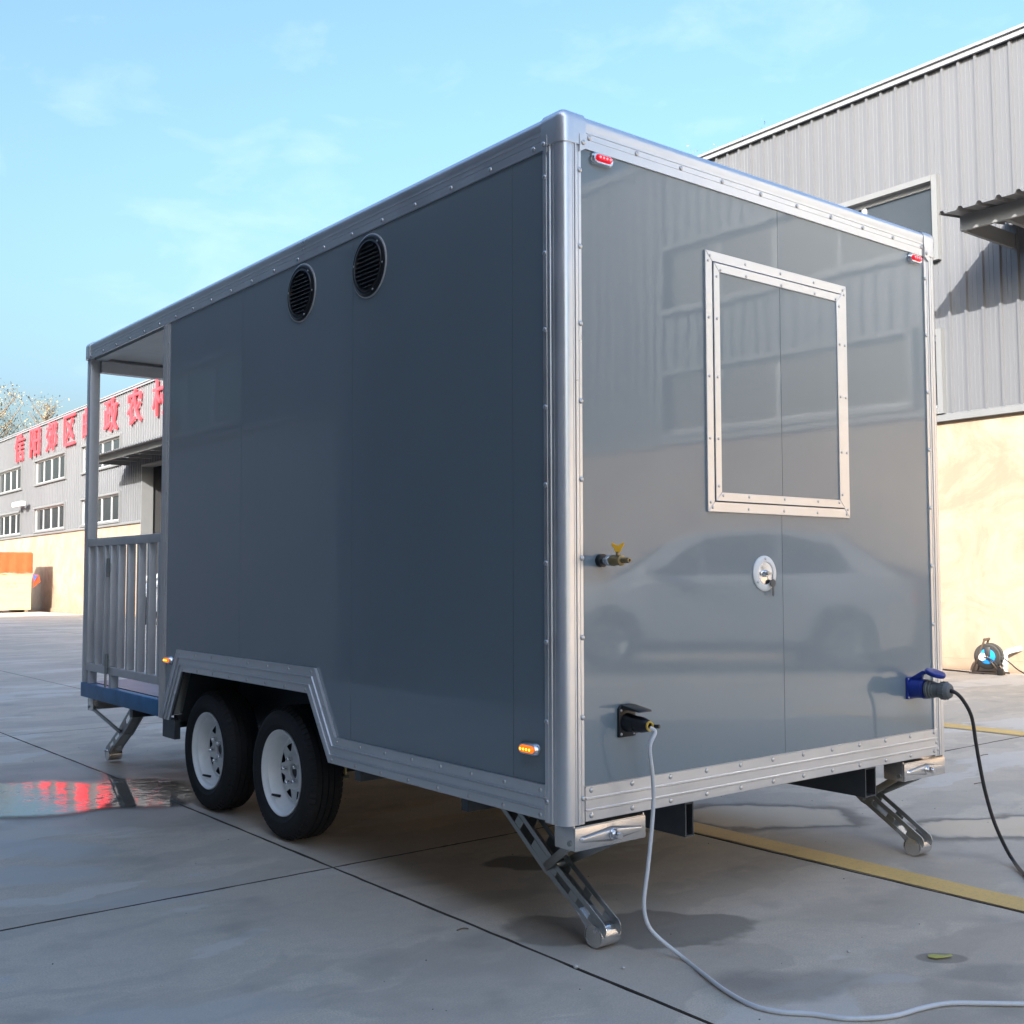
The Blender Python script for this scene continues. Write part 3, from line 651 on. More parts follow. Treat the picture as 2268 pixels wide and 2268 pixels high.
# ---- round louvre vents
vent_pl = mat('black_vent_plastic', (0.045, 0.047, 0.05), 0.22, coat=0.6)
def vent(yc, zc):
    V = empty('vent', (0, yc, zc)); V.parent = TR
    f = lambda x, a, b: (-x, a, b)
    MB().lathe([(0.118, 0.0), (0.119, 0.006), (0.116, 0.009), (0.110, 0.010), (0.108, 0.008), (0.100, 0.008), (0.097, 0.012), (0.093, 0.013), (0.091, 0.008), (0.091, 0.0005)], f, 56).build('flange', black_pl, V, smooth=True)
    MB().lathe([(0.1235, 0.0), (0.1235, 0.0035), (0.1185, 0.0045)], f, 56).build('sealing_ring', porch_grey, V, smooth=True)
    MB().cyl((-0.0015, 0, 0), (-0.0008, 0, 0), 0.091, 40).build('screen', black_pl, V)
    for q in range(10):
        z = -0.076 + 0.0169 * q; hw = math.sqrt(max(0.0, 0.0905 ** 2 - (abs(z) + 0.006) ** 2))
        if hw > 0.01:
            MB().poly([(-0.002, -hw, z + 0.007), (-0.002, hw, z + 0.007), (-0.0115, hw, z - 0.005), (-0.0115, -hw, z - 0.005), (-0.002, -hw, z + 0.0055), (-0.002, hw, z + 0.0055), (-0.0105, hw, z - 0.006), (-0.0105, -hw, z - 0.006)],
                      [(0, 1, 2, 3), (4, 7, 6, 5), (3, 2, 6, 7), (0, 3, 7, 4), (1, 5, 6, 2)]).build('slat', vent_pl, V)
    for t in (R(10), R(130), R(250), R(185)): link('rivet', rivet_me, V, (-0.008, 0.104 * math.cos(t), 0.104 * math.sin(t)), RS, (0.55, 0.55, 0.55))
vent(1.660, 1.915); vent(1.117, 1.911)
# ---- marker lamps
def stadium(l_, h_, n=8):
    r = h_ / 2; d = l_ / 2 - r
    return [(d + r * math.cos(t), r * math.sin(t)) for t in [R(-90 + 180 * q / n) for q in range(n + 1)]] + [(-d + r * math.cos(t), r * math.sin(t)) for t in [R(90 + 180 * q / n) for q in range(n + 1)]]
def lamp(loc, rotz, lens_m, led_m, l_=0.095, name='marker_lamp'):
    Lm = empty(name, loc, (0, 0, rotz)); Lm.parent = TR
    mb = MB(); A = stadium(l_, 0.042); B = stadium(l_ - 0.014, 0.030); n = len(A)
    mb.poly([(x, 0, z) for x, z in A] + [(x, -0.006, z) for x, z in A] + [(x, -0.018, z) for x, z in B], [(i, (i + 1) % n, n + (i + 1) % n, n + i) for i in range(n)] + [(n + i, n + (i + 1) % n, 2 * n + (i + 1) % n, 2 * n + i) for i in range(n)] + [tuple(range(2 * n, 3 * n))])
    mb.build('housing', chrome, Lm, smooth=True)
    mb = MB(); S = stadium(l_ * 0.70, 0.023); S2 = stadium(l_ * 0.62, 0.015)
    mb.poly([(x, -0.0182, z + 0.001) for x, z in S] + [(x, -0.026, z + 0.001) for x, z in S2], [(i, (i + 1) % len(S), len(S) + (i + 1) % len(S), len(S) + i) for i in range(len(S))] + [tuple(range(len(S), 2 * len(S)))])
    mb.build('lens', lens_m, Lm, smooth=True)
    for q in range(4):
        x = (-1.5 + q) * l_ * 0.15; MB().lathe([(0.0042, 0.0261), (0.003, 0.0280), (0.0005, 0.0286)], lambda a, b, c: (x + b, -a, 0.001 + c), 8).build('led', led_m, Lm)
    return Lm
lamp((0, 0.158, 0.203), R(-90), amber, amber_led); lamp((0, 3.045, 0.300), R(-90), amber, amber_led, 0.085)
lamp((0.156, 0, 2.024), 0, redl, red_led); lamp((1.912, 0, 2.022), 0, redl, red_led)
# ---- brass drain tap
TP_ = empty('drain_tap', (0.144, 0, 0.777)); TP_.parent = TR
MB().cyl((0, 0, 0), (0, -0.016, 0), 0.020, 20).build('gland', black_pl, TP_, smooth=True)
MB().cyl((0, -0.016, 0), (0, -0.032, 0), 0.012, 16).build('nipple', chrome, TP_, smooth=True)
MB().cyl((0, -0.032, 0), (0, -0.052, 0), 0.0175, 6).build('hex_nut', chrome, TP_, bevel=0.002, seg=1)
mb = MB(); mb.lathe([(0.002, 0.052), (0.016, 0.052), (0.017, 0.056), (0.017, 0.066), (0.0145, 0.070), (0.0145, 0.088), (0.0165, 0.090), (0.0165, 0.096), (0.009, 0.098), (0.009, 0.104), (0.0075, 0.106), (0.009, 0.110), (0.0075, 0.114), (0.009, 0.118), (0.0075, 0.128), (0.004, 0.129)], lambda x, a, b: (a, -x, b), 16); mb.build('valve_body', brass, TP_, smooth=True)
mb = MB(); mb.cyl((0, -0.079, 0.012), (0, -0.079, 0.026), 0.006, 10); mb.build('stem', brass, TP_)
MB().prism([(-0.010, 0.024), (0.010, 0.024), (0.013, 0.036), (0.024, 0.052), (0.022, 0.062), (0.010, 0.055), (0.0, 0.050), (-0.010, 0.055), (-0.022, 0.062), (-0.024, 0.052), (-0.013, 0.036)], lambda u, v, w_: (u * 0.60 + w_ * 0.67, -0.079 - u * 0.54 + w_ * 0.74, 0.024 + (v - 0.024) * 0.8), -0.004, 0.004).build('butterfly_handle', yellow_pl, TP_, bevel=0.001, seg=1)
# ---- round lock with key
LK = empty('round_lock', (0.927, 0, 0.736)); LK.parent = TR
fl_ = lambda x, a, b: (a, -x, b)
MB().lathe([(0.062, 0.0), (0.062, 0.004), (0.059, 0.007), (0.044, 0.009), (0.041, 0.009), (0.039, 0.006), (0.012, 0.0035), (0.0005, 0.0035)], fl_, 48).build('escutcheon', rim_white, LK, smooth=True)
MB().lathe([(0.0385, 0.0063), (0.036, 0.0062), (0.013, 0.0045), (0.012, 0.012), (0.010, 0.014), (0.0005, 0.014)], fl_, 40).build('dish', chrome, LK, smooth=True)
for t in (R(92), R(-25), R(215)): link('rivet', rivet_me, LK, (0.051 * math.cos(t), -0.008, 0.051 * math.sin(t)), RE, (0.6, 0.6, 0.6))
mb = MB(); mb.box(0.0, 0.022, -0.020, -0.0145, -0.003, 0.003); mb.cyl((0, -0.013, 0), (0, -0.022, 0), 0.007, 14); mb.build('key', galv, LK)
KY = MB(); KY.prism([(0.014 * math.cos(R(20 * q)), 0.014 * math.sin(R(20 * q))) for q in range(18)], lambda u, v, w_: (0.027 + u, -0.017 + w_, -0.034 + v), -0.0012, 0.0012); KY.prism([(-0.004, -0.012), (0.004, -0.012), (0.004, -0.040), (0.0, -0.046), (-0.004, -0.040)], lambda u, v, w_: (0.028 + u, -0.017 + w_, -0.034 + v), -0.001, 0.001)
KY.tube([(0.022, -0.017, 0.0), (0.026, -0.017, -0.01), (0.027, -0.017, -0.022)], 0.0012, 6); KY.build('spare_key', steel_dark, LK)
# ---- black socket with flap
SK = empty('socket', (0.247, 0, 0.283)); SK.parent = TR
mb = MB(); mb.prism([(-0.036, -0.048), (0.036, -0.048), (0.036, 0.040), (0.024, 0.052), (-0.024, 0.052), (-0.036, 0.040)], endf, -0.010, 0.0); mb.build('base_plate', black_pl, SK, bevel=0.003)
MB().cyl((0, -0.010, -0.004), (0, -0.052, -0.006), 0.030, 20, 0.026).build('barrel', black_pl, SK, smooth=True)
MB().prism([(-0.012, 0.040), (-0.012, 0.052), (-0.085, 0.040), (-0.088, 0.034)], lambda u, v, w_: (w_, u, v), -0.028, 0.028).build('flap', black_pl, SK, bevel=0.002)
for a, b in ((-0.027, -0.038), (0.027, -0.038), (-0.027, 0.034), (0.027, 0.034)): link('rivet', rivet_me, SK, (a, -0.010, b), RE, (0.55, 0.55, 0.55))
# ---- blue inlet
BI = empty('power_inlet', (1.826, 0, 0.280)); BI.parent = TR
MB().box(-0.036, 0.036, -0.011, 0.0, -0.043, 0.043).build('base_plate', blue_pl, BI, bevel=0.003)
MB().lathe([(0.001, 0.011), (0.037, 0.011), (0.037, 0.060), (0.039, 0.062), (0.039, 0.070), (0.033, 0.070), (0.001, 0.066)], fl_, 28).build('barrel', blue_pl, BI, smooth=True)
mb = MB(); mb.prism([(-0.011, 0.036), (-0.011, 0.043), (-0.060, 0.072), (-0.072, 0.070), (-0.074, 0.058), (-0.055, 0.055), (-0.050, 0.036)], lambda u, v, w_: (w_, u, v), -0.012, 0.012); mb.build('hinge', blue_pl, BI, bevel=0.002)
LD = MB(); LD.lathe([(0.001, -0.004), (0.037, -0.004), (0.040, 0.0), (0.040, 0.009), (0.037, 0.012), (0.001, 0.013)], lambda x, a, b: (a, -0.108 + b * 0.93 - x * 0.25, 0.060 + b * 0.30 + x * 0.95), 28); LD.build('lid', blue_pl, BI, smooth=True)
for a in (-0.029, 0.029):
    for b in (-0.036, 0.036): link('rivet', rivet_me, BI, (a, -0.011, b), RE, (0.5, 0.5, 0.5))
# ---- porch: platform, post, gate
PF = empty('porch_platform', (0, 0, 0)); PF.parent = TR
MB().box(0.0, 0.045, 3.182, LT, 0.0, 0.085).build('edge_beam', rail_blue, PF, bevel=0.003)
MB().box(0.045, WT, LT - 0.045, LT, 0.001, 0.085).build('edge_beam', rail_blue, PF)
MB().box(WT - 0.045, WT, 3.182, LT - 0.046, 0.0, 0.085).build('edge_beam', rail_blue, PF)
MB().box(0.05, WT - 0.05, 3.19, LT - 0.05, 0.070, 0.088).build('floor_plate', floor_plate, PF)
mb = MB(); mb.box(0.004, 0.064, LT - 0.068, LT - 0.006, 0.0855, 2.055); mb.build('porch_post', porch_grey, TR, bevel=0.004)
mb = MB(); mb.box(WT - 0.064, WT - 0.004, LT - 0.068, LT - 0.006, 0.0855, 2.055); mb.build('porch_post', porch_grey, TR, bevel=0.004)
MB().box(0.092, WT - 0.092, LB, LT - 0.092, 2.062, 2.089).build('porch_ceiling', ceil_white, TR)
mb = MB(); mb.box(0.03, 0.091, LB, LT - 0.03, 2.046, 2.092); mb.build('ceiling_edge', ceil_white, TR)
mb = MB(); mb.box(0.066, WT - 0.066, LT - 0.091, LT - 0.03, 1.975, 2.044); mb.build('header_beam', porch_grey, TR)
GT = empty('porch_gate', (0, 0, 0)); GT.parent = TR
ga, gb = 3.215, LT - 0.070
MB().box(0.006, 0.052, ga, gb, 0.905, 0.952).build('top_rail', porch_grey, GT, bevel=0.003)
MB().box(0.006, 0.052, ga, gb, 0.160, 0.205).build('bottom_rail', porch_grey, GT, bevel=0.003)
MB().box(0.005, 0.053, ga - 0.002, ga + 0.030, 0.2055, 0.9045).build('stile', porch_grey, GT, bevel=0.003)
MB().box(0.005, 0.053, gb - 0.020, gb + 0.001, 0.2055, 0.9045).build('stile', porch_grey, GT, bevel=0.003)
MB().box(0.004, 0.052, 3.965, 3.995, 0.2055, 0.9045).build('stile', porch_grey, GT, bevel=0.003)
for yy_ in (4.235, 4.090, 3.86, 3.705, 3.545, 3.39): MB().box(0.0085, 0.0515, yy_ - 0.014, yy_ + 0.014, 0.2055, 0.9045).build('slat', porch_grey, GT, bevel=0.002)
for yy_ in (LT - 0.12, 3.955): MB().box(0.008, 0.050, yy_ - 0.02, yy_ + 0.02, 0.0855, 0.1595).build('gate_foot', porch_grey, GT)
for z in (0.72, 0.17):
    mb = MB(); mb.cyl((-0.004, 3.985, z), (-0.004, 3.985, z + 0.11), 0.008, 10); mb.box(-0.004, 0.004, 3.955, 4.015, z + 0.03, z + 0.08); mb.build('hinge', galv, GT)
mb = MB(); mb.cyl((-0.006, 3.99, 0.09), (-0.006, 3.99, 0.24), 0.007, 8); mb.build('drop_bolt', galv, GT)
FR = empty('far_railing', (0, 0, 0)); FR.parent = TR
MB().box(WT - 0.05, WT - 0.01, 3.2, LT - 0.07, 0.905, 0.95).build('top_rail', porch_grey, FR); MB().box(WT - 0.05, WT - 0.01, 3.2, LT - 0.07, 0.16, 0.20).build('bottom_rail', porch_grey, FR)
# ---- chassis
for x0, x1 in ((0.545, 0.585), (1.552, 1.622)):
    mb = MB(); t = 0.005; a, b = 0.03, LT - 0.06
    mb.box(x0, x0 + t, a, b, -0.122, -0.012); mb.box(x1 - t, x1, a, b, -0.122, -0.012); mb.box(x0 + t, x1 - t, a, b, -0.122, -0.117); mb.box(x0 + t, x1 - t, a, b, -0.017, -0.012); mb.build('chassis_beam', steel_dark, TR)
for yy_ in (0.55, 1.25, 3.15, 3.7): MB().box(0.05, WT - 0.05, yy_, yy_ + 0.04, -0.06, -0.0125).build('cross_member', steel_dark, TR)
mb = MB(); mb.box(0.02, 0.05, 3.02, 3.18, -0.10, -0.001); mb.build('step_plate', steel_dark, TR)
# wheel housing
for sgn in (0, 1):
    mb = MB(); X = (lambda x: x) if not sgn else (lambda x: WT - x)
    mb.poly([(X(0.06), 1.42, -0.02), (X(0.06), 1.57, 0.30), (X(0.06), 2.89, 0.30), (X(0.06), 3.05, -0.02), (X(0.34), 1.42, -0.02), (X(0.34), 1.57, 0.30), (X(0.34), 2.89, 0.30), (X(0.34), 3.05, -0.02)], [(0, 1, 5, 4), (1, 2, 6, 5), (2, 3, 7, 6), (4, 5, 6, 7)])
    mb.build('wheel_housing', steel_dark, TR)
WZ = -0.40 + 0.284; WY = (1.905, 2.675)
for yy_ in WY: MB().cyl((0.2, yy_, WZ), (WT - 0.2, yy_, WZ), 0.032, 14).build('axle', steel_dark, TR, smooth=True)
for xs in (0.31, WT - 0.31):
    for yy_ in WY:
        LS = empty('leaf_spring', (xs, yy_, WZ)); LS.parent = TR
        for q in range(4):
            hl = 0.36 - 0.07 * q
            P = [(0, t * hl, 0.065 * t * t + 0.03 - 0.0085 * q) for t in [-1 + 0.2 * k for k in range(11)]]
            mb = MB()
            for k in range(10): mb.bar(P[k], P[k + 1], 0.045, 0.0075)
            mb.build('leaf', steel_dark, LS)
        for dy in (-0.045, 0.045):
            for dx in (-0.028, 0.028): MB().cyl((dx, dy, -0.055), (dx, dy, 0.075), 0.006, 8).build('u_bolt', ubolt, LS)
        MB().box(-0.04, 0.04, -0.06, 0.06, -0.048, -0.036).build('clamp_plate', steel_dark, LS)
        MB().box(-0.02, 0.02, -0.36, -0.30, 0.05, 0.10).build('hanger', steel_dark, LS)
# ---- wheels
def make_wheel(loc, flip=False):
    Wh = empty('wheel', loc, (0, 0, R(180) if flip else 0)); Wh.parent = TR
    f = lambda x, a, b: (x, a, b)
    # tyre: x runs inwards from the outer sidewall
    pr = [(0.180, 0.012), (0.190, 0.004), (0.205, -0.004), (0.208, -0.006), (0.212, -0.005), (0.230, -0.010), (0.245, -0.008), (0.258, 0.0), (0.270, 0.010), (0.277, 0.020)]
    def tr(x): return 0.2838 - 0.004 * ((x - 0.08) / 0.07) ** 2
    for g0, g1 in ((0.024, 0.049), (0.055, 0.077), (0.083, 0.105), (0.111, 0.136)):
        pr += [(tr(g0), g0), (tr(g1), g1), (tr(g1) - 0.007, g1 + 0.0012), (tr(g1) - 0.007, g1 + 0.0048)]
    pr = pr[:-2] + [(0.277, 0.142), (0.265, 0.155), (0.24, 0.168), (0.21, 0.165), (0.185, 0.150)]
    T = MB().lathe(pr, f, 72).build('tyre', rubber, Wh, smooth=True)
    mb = MB()
    for q in range(64):
        t = 2 * math.pi * q / 64; c, s_ = math.cos(t), math.sin(t); tn = Vector((0, -s_, c)); rd = Vector((0, c, s_))
        for (x0, x1, r0, r1) in ((0.006, 0.026, 0.2665, 0.2815), (0.134, 0.153, 0.2805, 0.267)):
            A = Vector((x0, 0, 0)) + rd * r0; B = Vector((x1, 0, 0)) + rd * r1; hw = 0.0095; hgt = rd * 0.0030 + Vector((-0.002 if x0 < 0.1 else 0.002, 0, 0))
            mb.poly([A - tn * hw, A + tn * hw, B + tn * hw, B - tn * hw, A - tn * hw + hgt, A + tn * hw + hgt, B + tn * hw + hgt, B - tn * hw + hgt], [(4, 5, 6, 7), (0, 1, 5, 4), (1, 2, 6, 5), (2, 3, 7, 6), (3, 0, 4, 7)])
        # cuts across the middle ribs read as thin raised sipes' edges
        for (x0, x1) in ((0.056, 0.068), (0.092, 0.104), (0.116, 0.128)):
            A = Vector((x0, 0, 0)) + rd * (tr(x0) - 0.001); B = Vector((x1, 0, 0)) + rd * (tr(x1) - 0.001) + tn * 0.008; hw = 0.0055; hgt = rd * 0.0026
            mb.poly([A - tn * hw, A + tn * hw, B + tn * hw, B - tn * hw, A - tn * hw + hgt, A + tn * hw + hgt, B + tn * hw + hgt, B - tn * hw + hgt], [(4, 5, 6, 7), (0, 1, 5, 4), (1, 2, 6, 5), (2, 3, 7, 6), (3, 0, 4, 7)])
    mb.build('tread_blocks', rubber, T)['kind'] = 'stuff'
    RM = MB().lathe([(0.180, 0.016), (0.1845, 0.008), (0.1840, 0.003), (0.1800, 0.002), (0.1765, 0.006), (0.1745, 0.014), (0.168, 0.020), (0.1600, 0.024), (0.1560, 0.034), (0.1520, 0.050), (0.1500, 0.066), (0.1475, 0.074), (0.1415, 0.078)], f, 64).build('rim', rim_white, Wh, smooth=True)
    # disc with eight windows
    mb = MB(); n = 8; xs_ = lambda r: 0.078 - (0.010 if r < 0.12 else 0.010 * max(0, (0.1415 - r) / 0.0215))
    for q in range(n):
        a0 = 2 * math.pi * q / n; st = 2 * math.pi / n
        def pt(r, fr): t = a0 + st * fr; return (xs_(r), r * math.cos(t), r * math.sin(t))
        # annulus pieces round a keystone hole: outer edge wide, inner edge narrow
        mb.poly([pt(0.1415, 0), pt(0.1415, 0.22), pt(0.1415, 0.5), pt(0.1415, 0.78), pt(0.1415, 1.0), pt(0.120, 0.22), pt(0.120, 0.78), pt(0.089, 0.42), pt(0.089, 0.58), pt(0.080, 0), pt(0.080, 0.42), pt(0.080, 0.58), pt(0.080, 1.0), pt(0.120, 0.5)],
                [(0, 1, 5), (1, 2, 13, 5), (2, 3, 6, 13), (3, 4, 6), (0, 5, 7, 9), (9, 7, 10), (7, 8, 11, 10), (8, 12, 11), (8, 6, 4, 12)])
    m2 = 40
    mb.lathe([(0.080, 0.068), (0.076, 0.064), (0.068, 0.062), (0.036, 0.062), (0.034, 0.066), (0.034, 0.080)], f, m2)
    mb.build('wheel_disc', rim_white, RM, smooth=True)
    MB().cyl((0.092, 0, 0), (0.094, 0, 0), 0.150, 32).build('brake_backplate', black_pl, RM)
    mb = MB(); mb.lathe([(0.0005, 0.070), (0.020, 0.070), (0.024, 0.074), (0.033, 0.078)], f, 24); mb.build('hub', black_pl, RM, smooth=True)
    for q in range(5):
        t = 2 * math.pi * (q + 0.1) / 5; c = (0.0535 * math.cos(t), 0.0535 * math.sin(t))
        MB().cyl((0.062, *c), (0.036, *c), 0.0105, 6, 0.009).build('lug_nut', chrome, RM, bevel=0.0015, seg=1)
    t = R(228); a = Vector((0.050, 0.150 * math.sin(R(38)), -0.150 * math.cos(R(38)))); MB().cyl(a, a + Vector((-0.040, 0.0, 0.012)), 0.0065, 10, 0.005).build('valve', black_pl, RM, smooth=True)
    return Wh
w1 = make_wheel((0.042, WY[0], WZ))
w2 = copy_tree(w1, TR); w2.location = (0.042, WY[1], WZ); w2.rotation_euler = (R(-14), 0, 0)
for yy_ in WY:
    wf = copy_tree(w1, TR); wf.location = (WT - 0.042, yy_, WZ); wf.rotation_euler = (0, 0, R(180))
# ---- corner stabilisers
def slotted_arm(mb, A, B, wd, x0, x1, slots):
    """side plate from A to B in (y, z) with slots given as fractions"""
    A, B = Vector(A), Vector(B); d = (B - A); L = d.length; d.normalize(); nrm = Vector((-d.y, d.x))
    def q(u0, u1, v0, v1):
        P = [A + d * L * u0 + nrm * v0, A + d * L * u1 + nrm * v0, A + d * L * u1 + nrm * v1, A + d * L * u0 + nrm * v1]; mb.prism([(p.x, p.y) for p in P], side, x0, x1)
    h = wd / 2; ev = 0.019
    q(0, 1, -h, -h + ev); q(0, 1, h - ev, h)
    edges = [0] + [e_ for s_ in slots for e_ in s_] + [1]
    for k in range(0, len(edges), 2): q(edges[k], edges[k + 1], -h + ev, h - ev)
def stabiliser(loc, dirn):
    S = empty('stabiliser', loc, (0, 0, 0 if dirn > 0 else R(180))); S.parent = TR
    # bracket: pressed plate with a raised diamond, returns at its ends
    mb = MB(); mb.box(-0.148, 0.148, 0.006, 0.012, -0.087, -0.018); mb.box(-0.148, -0.142, 0.012, 0.10, -0.087, -0.010); mb.box(0.142, 0.148, 0.012, 0.10, -0.087, -0.010); mb.box(-0.142, 0.142, 0.012, 0.10, -0.022, -0.0165)
    B_ = mb.build('bracket', bracket_zinc, S, bevel=0.0025)
    dm = [(-0.128, -0.062), (0.0, -0.076), (0.128, -0.062), (0.132, -0.054), (0.128, -0.046), (0.0, -0.030), (-0.128, -0.046), (-0.132, -0.054)]
    mb = MB(); n = 8
    mb.poly([(x, 0.0058, z) for x, z in dm] + [(x * 0.93, -0.003, -0.053 + (z + 0.053) * 0.62) for x, z in dm], [(i, (i + 1) % n, n + (i + 1) % n, n + i) for i in range(n)] + [tuple(range(n, 2 * n))]); mb.build('pressed_rib', bracket_zinc, B_, bevel=0.0015)
    mb = MB(); mb.cyl((0, -0.003, -0.053), (0, -0.008, -0.053), 0.018, 18); mb.cyl((0, -0.008, -0.053), (0, -0.034, -0.053), 0.0125, 6); mb.build('drive_bolt', chrome, S, bevel=0.0015, seg=1)
    for x in (-0.149, 0.149): MB().cyl((x - 0.004, 0.030, -0.066), (x + 0.004, 0.030, -0.066), 0.008, 10).build('pivot_pin', galv, S)
    # bent leg of two slotted plates and a web
    K = (0.262, -0.196); top = (0.50, -0.022); ft = (0.030, -0.340)
    for x0 in (-0.033, 0.029):
        mb = MB(); slotted_arm(mb, top, K, 0.070, x0, x0 + 0.004, [(0.12, 0.30), (0.42, 0.66)]); slotted_arm(mb, K, ft, 0.060, x0 + 0.0003, x0 + 0.0043, [(0.14, 0.42), (0.56, 0.80)])
        mb.prism([(ft[0] + 0.030 * math.cos(R(20 * k)), ft[1] + 0.030 * math.sin(R(20 * k))) for k in range(18)], side, x0 + 0.0006, x0 + 0.0046)
        mb.prism([(K[0] + 0.034 * math.cos(R(20 * k)), K[1] + 0.034 * math.sin(R(20 * k))) for k in range(18)], side, x0 + 0.0009, x0 + 0.0049)
        mb.build('leg_plate', galv, S, bevel=0.0012, seg=1)
    mb = MB(); mb.bar((0, top[0], top[1] - 0.024), (0, K[0], K[1] - 0.024), 0.056, 0.004); mb.bar((0, K[0] + 0.012, K[1] - 0.018), (0, ft[0] + 0.10, ft[1] + 0.035), 0.056, 0.004); mb.build('leg_web', galv, S)
    for x in (-1, 1): MB().bar((x * 0.137, 0.030, -0.066), (x * 0.040, K[0] + 0.01, K[1] - 0.005), 0.008, 0.026, (0, 1, 1)).build('brace', galv, S, bevel=0.002)
    MB().cyl((-0.046, K[0], K[1]), (0.046, K[0], K[1]), 0.009, 10).build('pivot_pin', galv, S)
    # curled foot pad
    mb = MB(); P = []; n = 14
    for k in range(n + 1):
        t = R(-205 + 250 * k / n); P.append((0.048 + 0.036 * math.cos(t) * 1.15, -0.364 + 0.036 * math.sin(t)))
    P = [(0.128, -0.300), (0.110, -0.318)] + P[::-1][:0] + [(0.048 + 0.040 * math.cos(R(a_)), -0.362 + 0.036 * math.sin(R(a_))) for a_ in range(30, -211, -20)]
    nn = len(P); V_ = []
    for sft in (0, 0.004):
        for x in (-0.040, 0.040):
            for k, (yy2, zz2) in enumerate(P): V_.append((x, yy2 + (0.0 if not sft else (0.048 - yy2) * 0.10), zz2 + (0.0 if not sft else (-0.362 - zz2) * 0.10)))
    fs = []
    for k in range(nn - 1): fs += [(k, k + 1, nn + k + 1, nn + k), (2 * nn + k, 3 * nn + k, 3 * nn + k + 1, 2 * nn + k + 1), (k, 2 * nn + k, 2 * nn + k + 1, k + 1), (nn + k, nn + k + 1, 3 * nn + k + 1, 3 * nn + k)]
    mb.poly(V_, fs); mb.cyl((-0.039, 0.048, -0.364), (0.039, 0.048, -0.364), 0.0335, 20); mb.build('foot', bracket_zinc, S, smooth=True)
    MB().cyl((-0.050, ft[0], ft[1]), (0.050, ft[0], ft[1]), 0.008, 10).build('foot_pin', chrome, S)
    return S
st1 = stabiliser((0.190, 0.0, 0.0), 1); st2 = copy_tree(st1, TR); st2.location = (1.93, 0.0, 0.0)
st3 = copy_tree(st1, TR); st3.location = (0.190, LT, 0.0); st3.rotation_euler = (0, 0, R(180))

# ------------------------------------------------------------------ cords
WC = empty('extension_cord', (0.247, -0.05, 0.279)); tag(WC, 'white extension cord hanging from the black socket and snaking over the concrete', 'cord')
hang = [Vector((0.252, -0.098, 0.272)), Vector((0.268, -0.106, 0.258))] + [Vector((0.2459, -0.1050, 0.2145)), Vector((0.2613, -0.1000, 0.1331)), Vector((0.2752, -0.0900, 0.0586)), Vector((0.2698, -0.0850, -0.0445)), Vector((0.2524, -0.0850, -0.1522)), Vector((0.2304, -0.0900, -0.2412)), Vector((0.2308, -0.1000, -0.2980)), Vector((0.2501, -0.1200, -0.3388))]
grd = [Vector((0.2853, -0.1971, -0.3925)), Vector((0.2293, -0.3288, -0.3925)), Vector((0.1837, -0.4448, -0.3925)), Vector((0.1606, -0.5541, -0.3925)), Vector((0.1803, -0.6243, -0.3925)), Vector((0.2325, -0.6843, -0.3925)), Vector((0.2727, -0.7517, -0.3925)), Vector((0.3250, -0.7940, -0.3925)), Vector((0.3923, -0.8268, -0.3925)), Vector((0.4890, -0.8427, -0.3925)), Vector((0.5721, -0.8688, -0.3925)), Vector((0.6477, -0.9300, -0.3925)), Vector((0.7219, -0.9947, -0.3925))]
grd += [grd[-1] + (grd[-1] - grd[-2]).normalized() * d_ + Vector((0.05 * d_ * d_, 0, 0)) for d_ in (0.3, 0.8, 1.4)]
for v in grd: v.z = -0.3925
path = [v - WC.location for v in spline(hang + grd, 8)]
MB().tube(path, 0.0062, 10).build('cable', white_cable, WC, smooth=True)
mb = MB(); mb.lathe([(0.001, 0.0), (0.0245, 0.0), (0.0245, 0.020), (0.021, 0.034), (0.0165, 0.046), (0.0155, 0.048)], lambda x, a, b: (a + 0.1 * x, -x, b - 0.05 * x), 18); mb.build('plug', black_pl, WC, smooth=True)
mb = MB(); mb.lathe([(0.0155, 0.048), (0.0150, 0.052), (0.010, 0.052), (0.009, 0.047)], lambda x, a, b: (a + 0.1 * x, -x, b - 0.05 * x), 18); mb.build('gland_ring', mat('yellow_gland', (0.62, 0.40, 0.06), 0.4), WC, smooth=True)
MB().cyl((0.020, -0.030, -0.006), (0.030, -0.066, -0.004), 0.006, 10).build('release_lever', black_pl, WC)
BC = empty('power_cord', (1.826, -0.066, 0.280)); tag(BC, 'black power cord with grey plug in the blue inlet at the far corner', 'cord')
fp = lambda x, a, b: (a, -x, b)
MB().lathe([(0.001, 0.005), (0.030, 0.005), (0.030, 0.010), (0.0365, 0.012), (0.0365, 0.020), (0.033, 0.022), (0.034, 0.030), (0.031, 0.032), (0.031, 0.040), (0.029, 0.042), (0.0285, 0.062), (0.027, 0.066), (0.001, 0.067)], fp, 28).build('plug_body', grey_pl, BC, smooth=True)
mb = MB()
nf = 12; V_ = []; prf = [(0.031, 0.066), (0.034, 0.069), (0.034, 0.090), (0.027, 0.104), (0.020, 0.108), (0.010, 0.108), (0.008, 0.104)]
mb.lathe(prf, fp, 24); mb.build('gland_nut', grey_pl, BC)
for k in range(12):
    t = R(30 * k + 15); MB().bar((0.034 * math.cos(t), -0.069, 0.034 * math.sin(t)), (0.034 * math.cos(t), -0.091, 0.034 * math.sin(t)), 0.004, 0.003, (math.cos(t), 0, math.sin(t))).build('grip_rib', grey_pl, BC)
bp_ = [Vector((1.826, -0.150, 0.280)), Vector((1.826, -0.185, 0.279))] + [Vector((1.8520, -0.2050, 0.2488)), Vector((1.8968, -0.2150, 0.1814)), Vector((1.9144, -0.2200, 0.0830)), Vector((1.9288, -0.2250, 0.0011)), Vector((1.9449, -0.2350, -0.1005)), Vector((1.9675, -0.2500, -0.2020)), Vector((1.9896, -0.2700, -0.2823))]
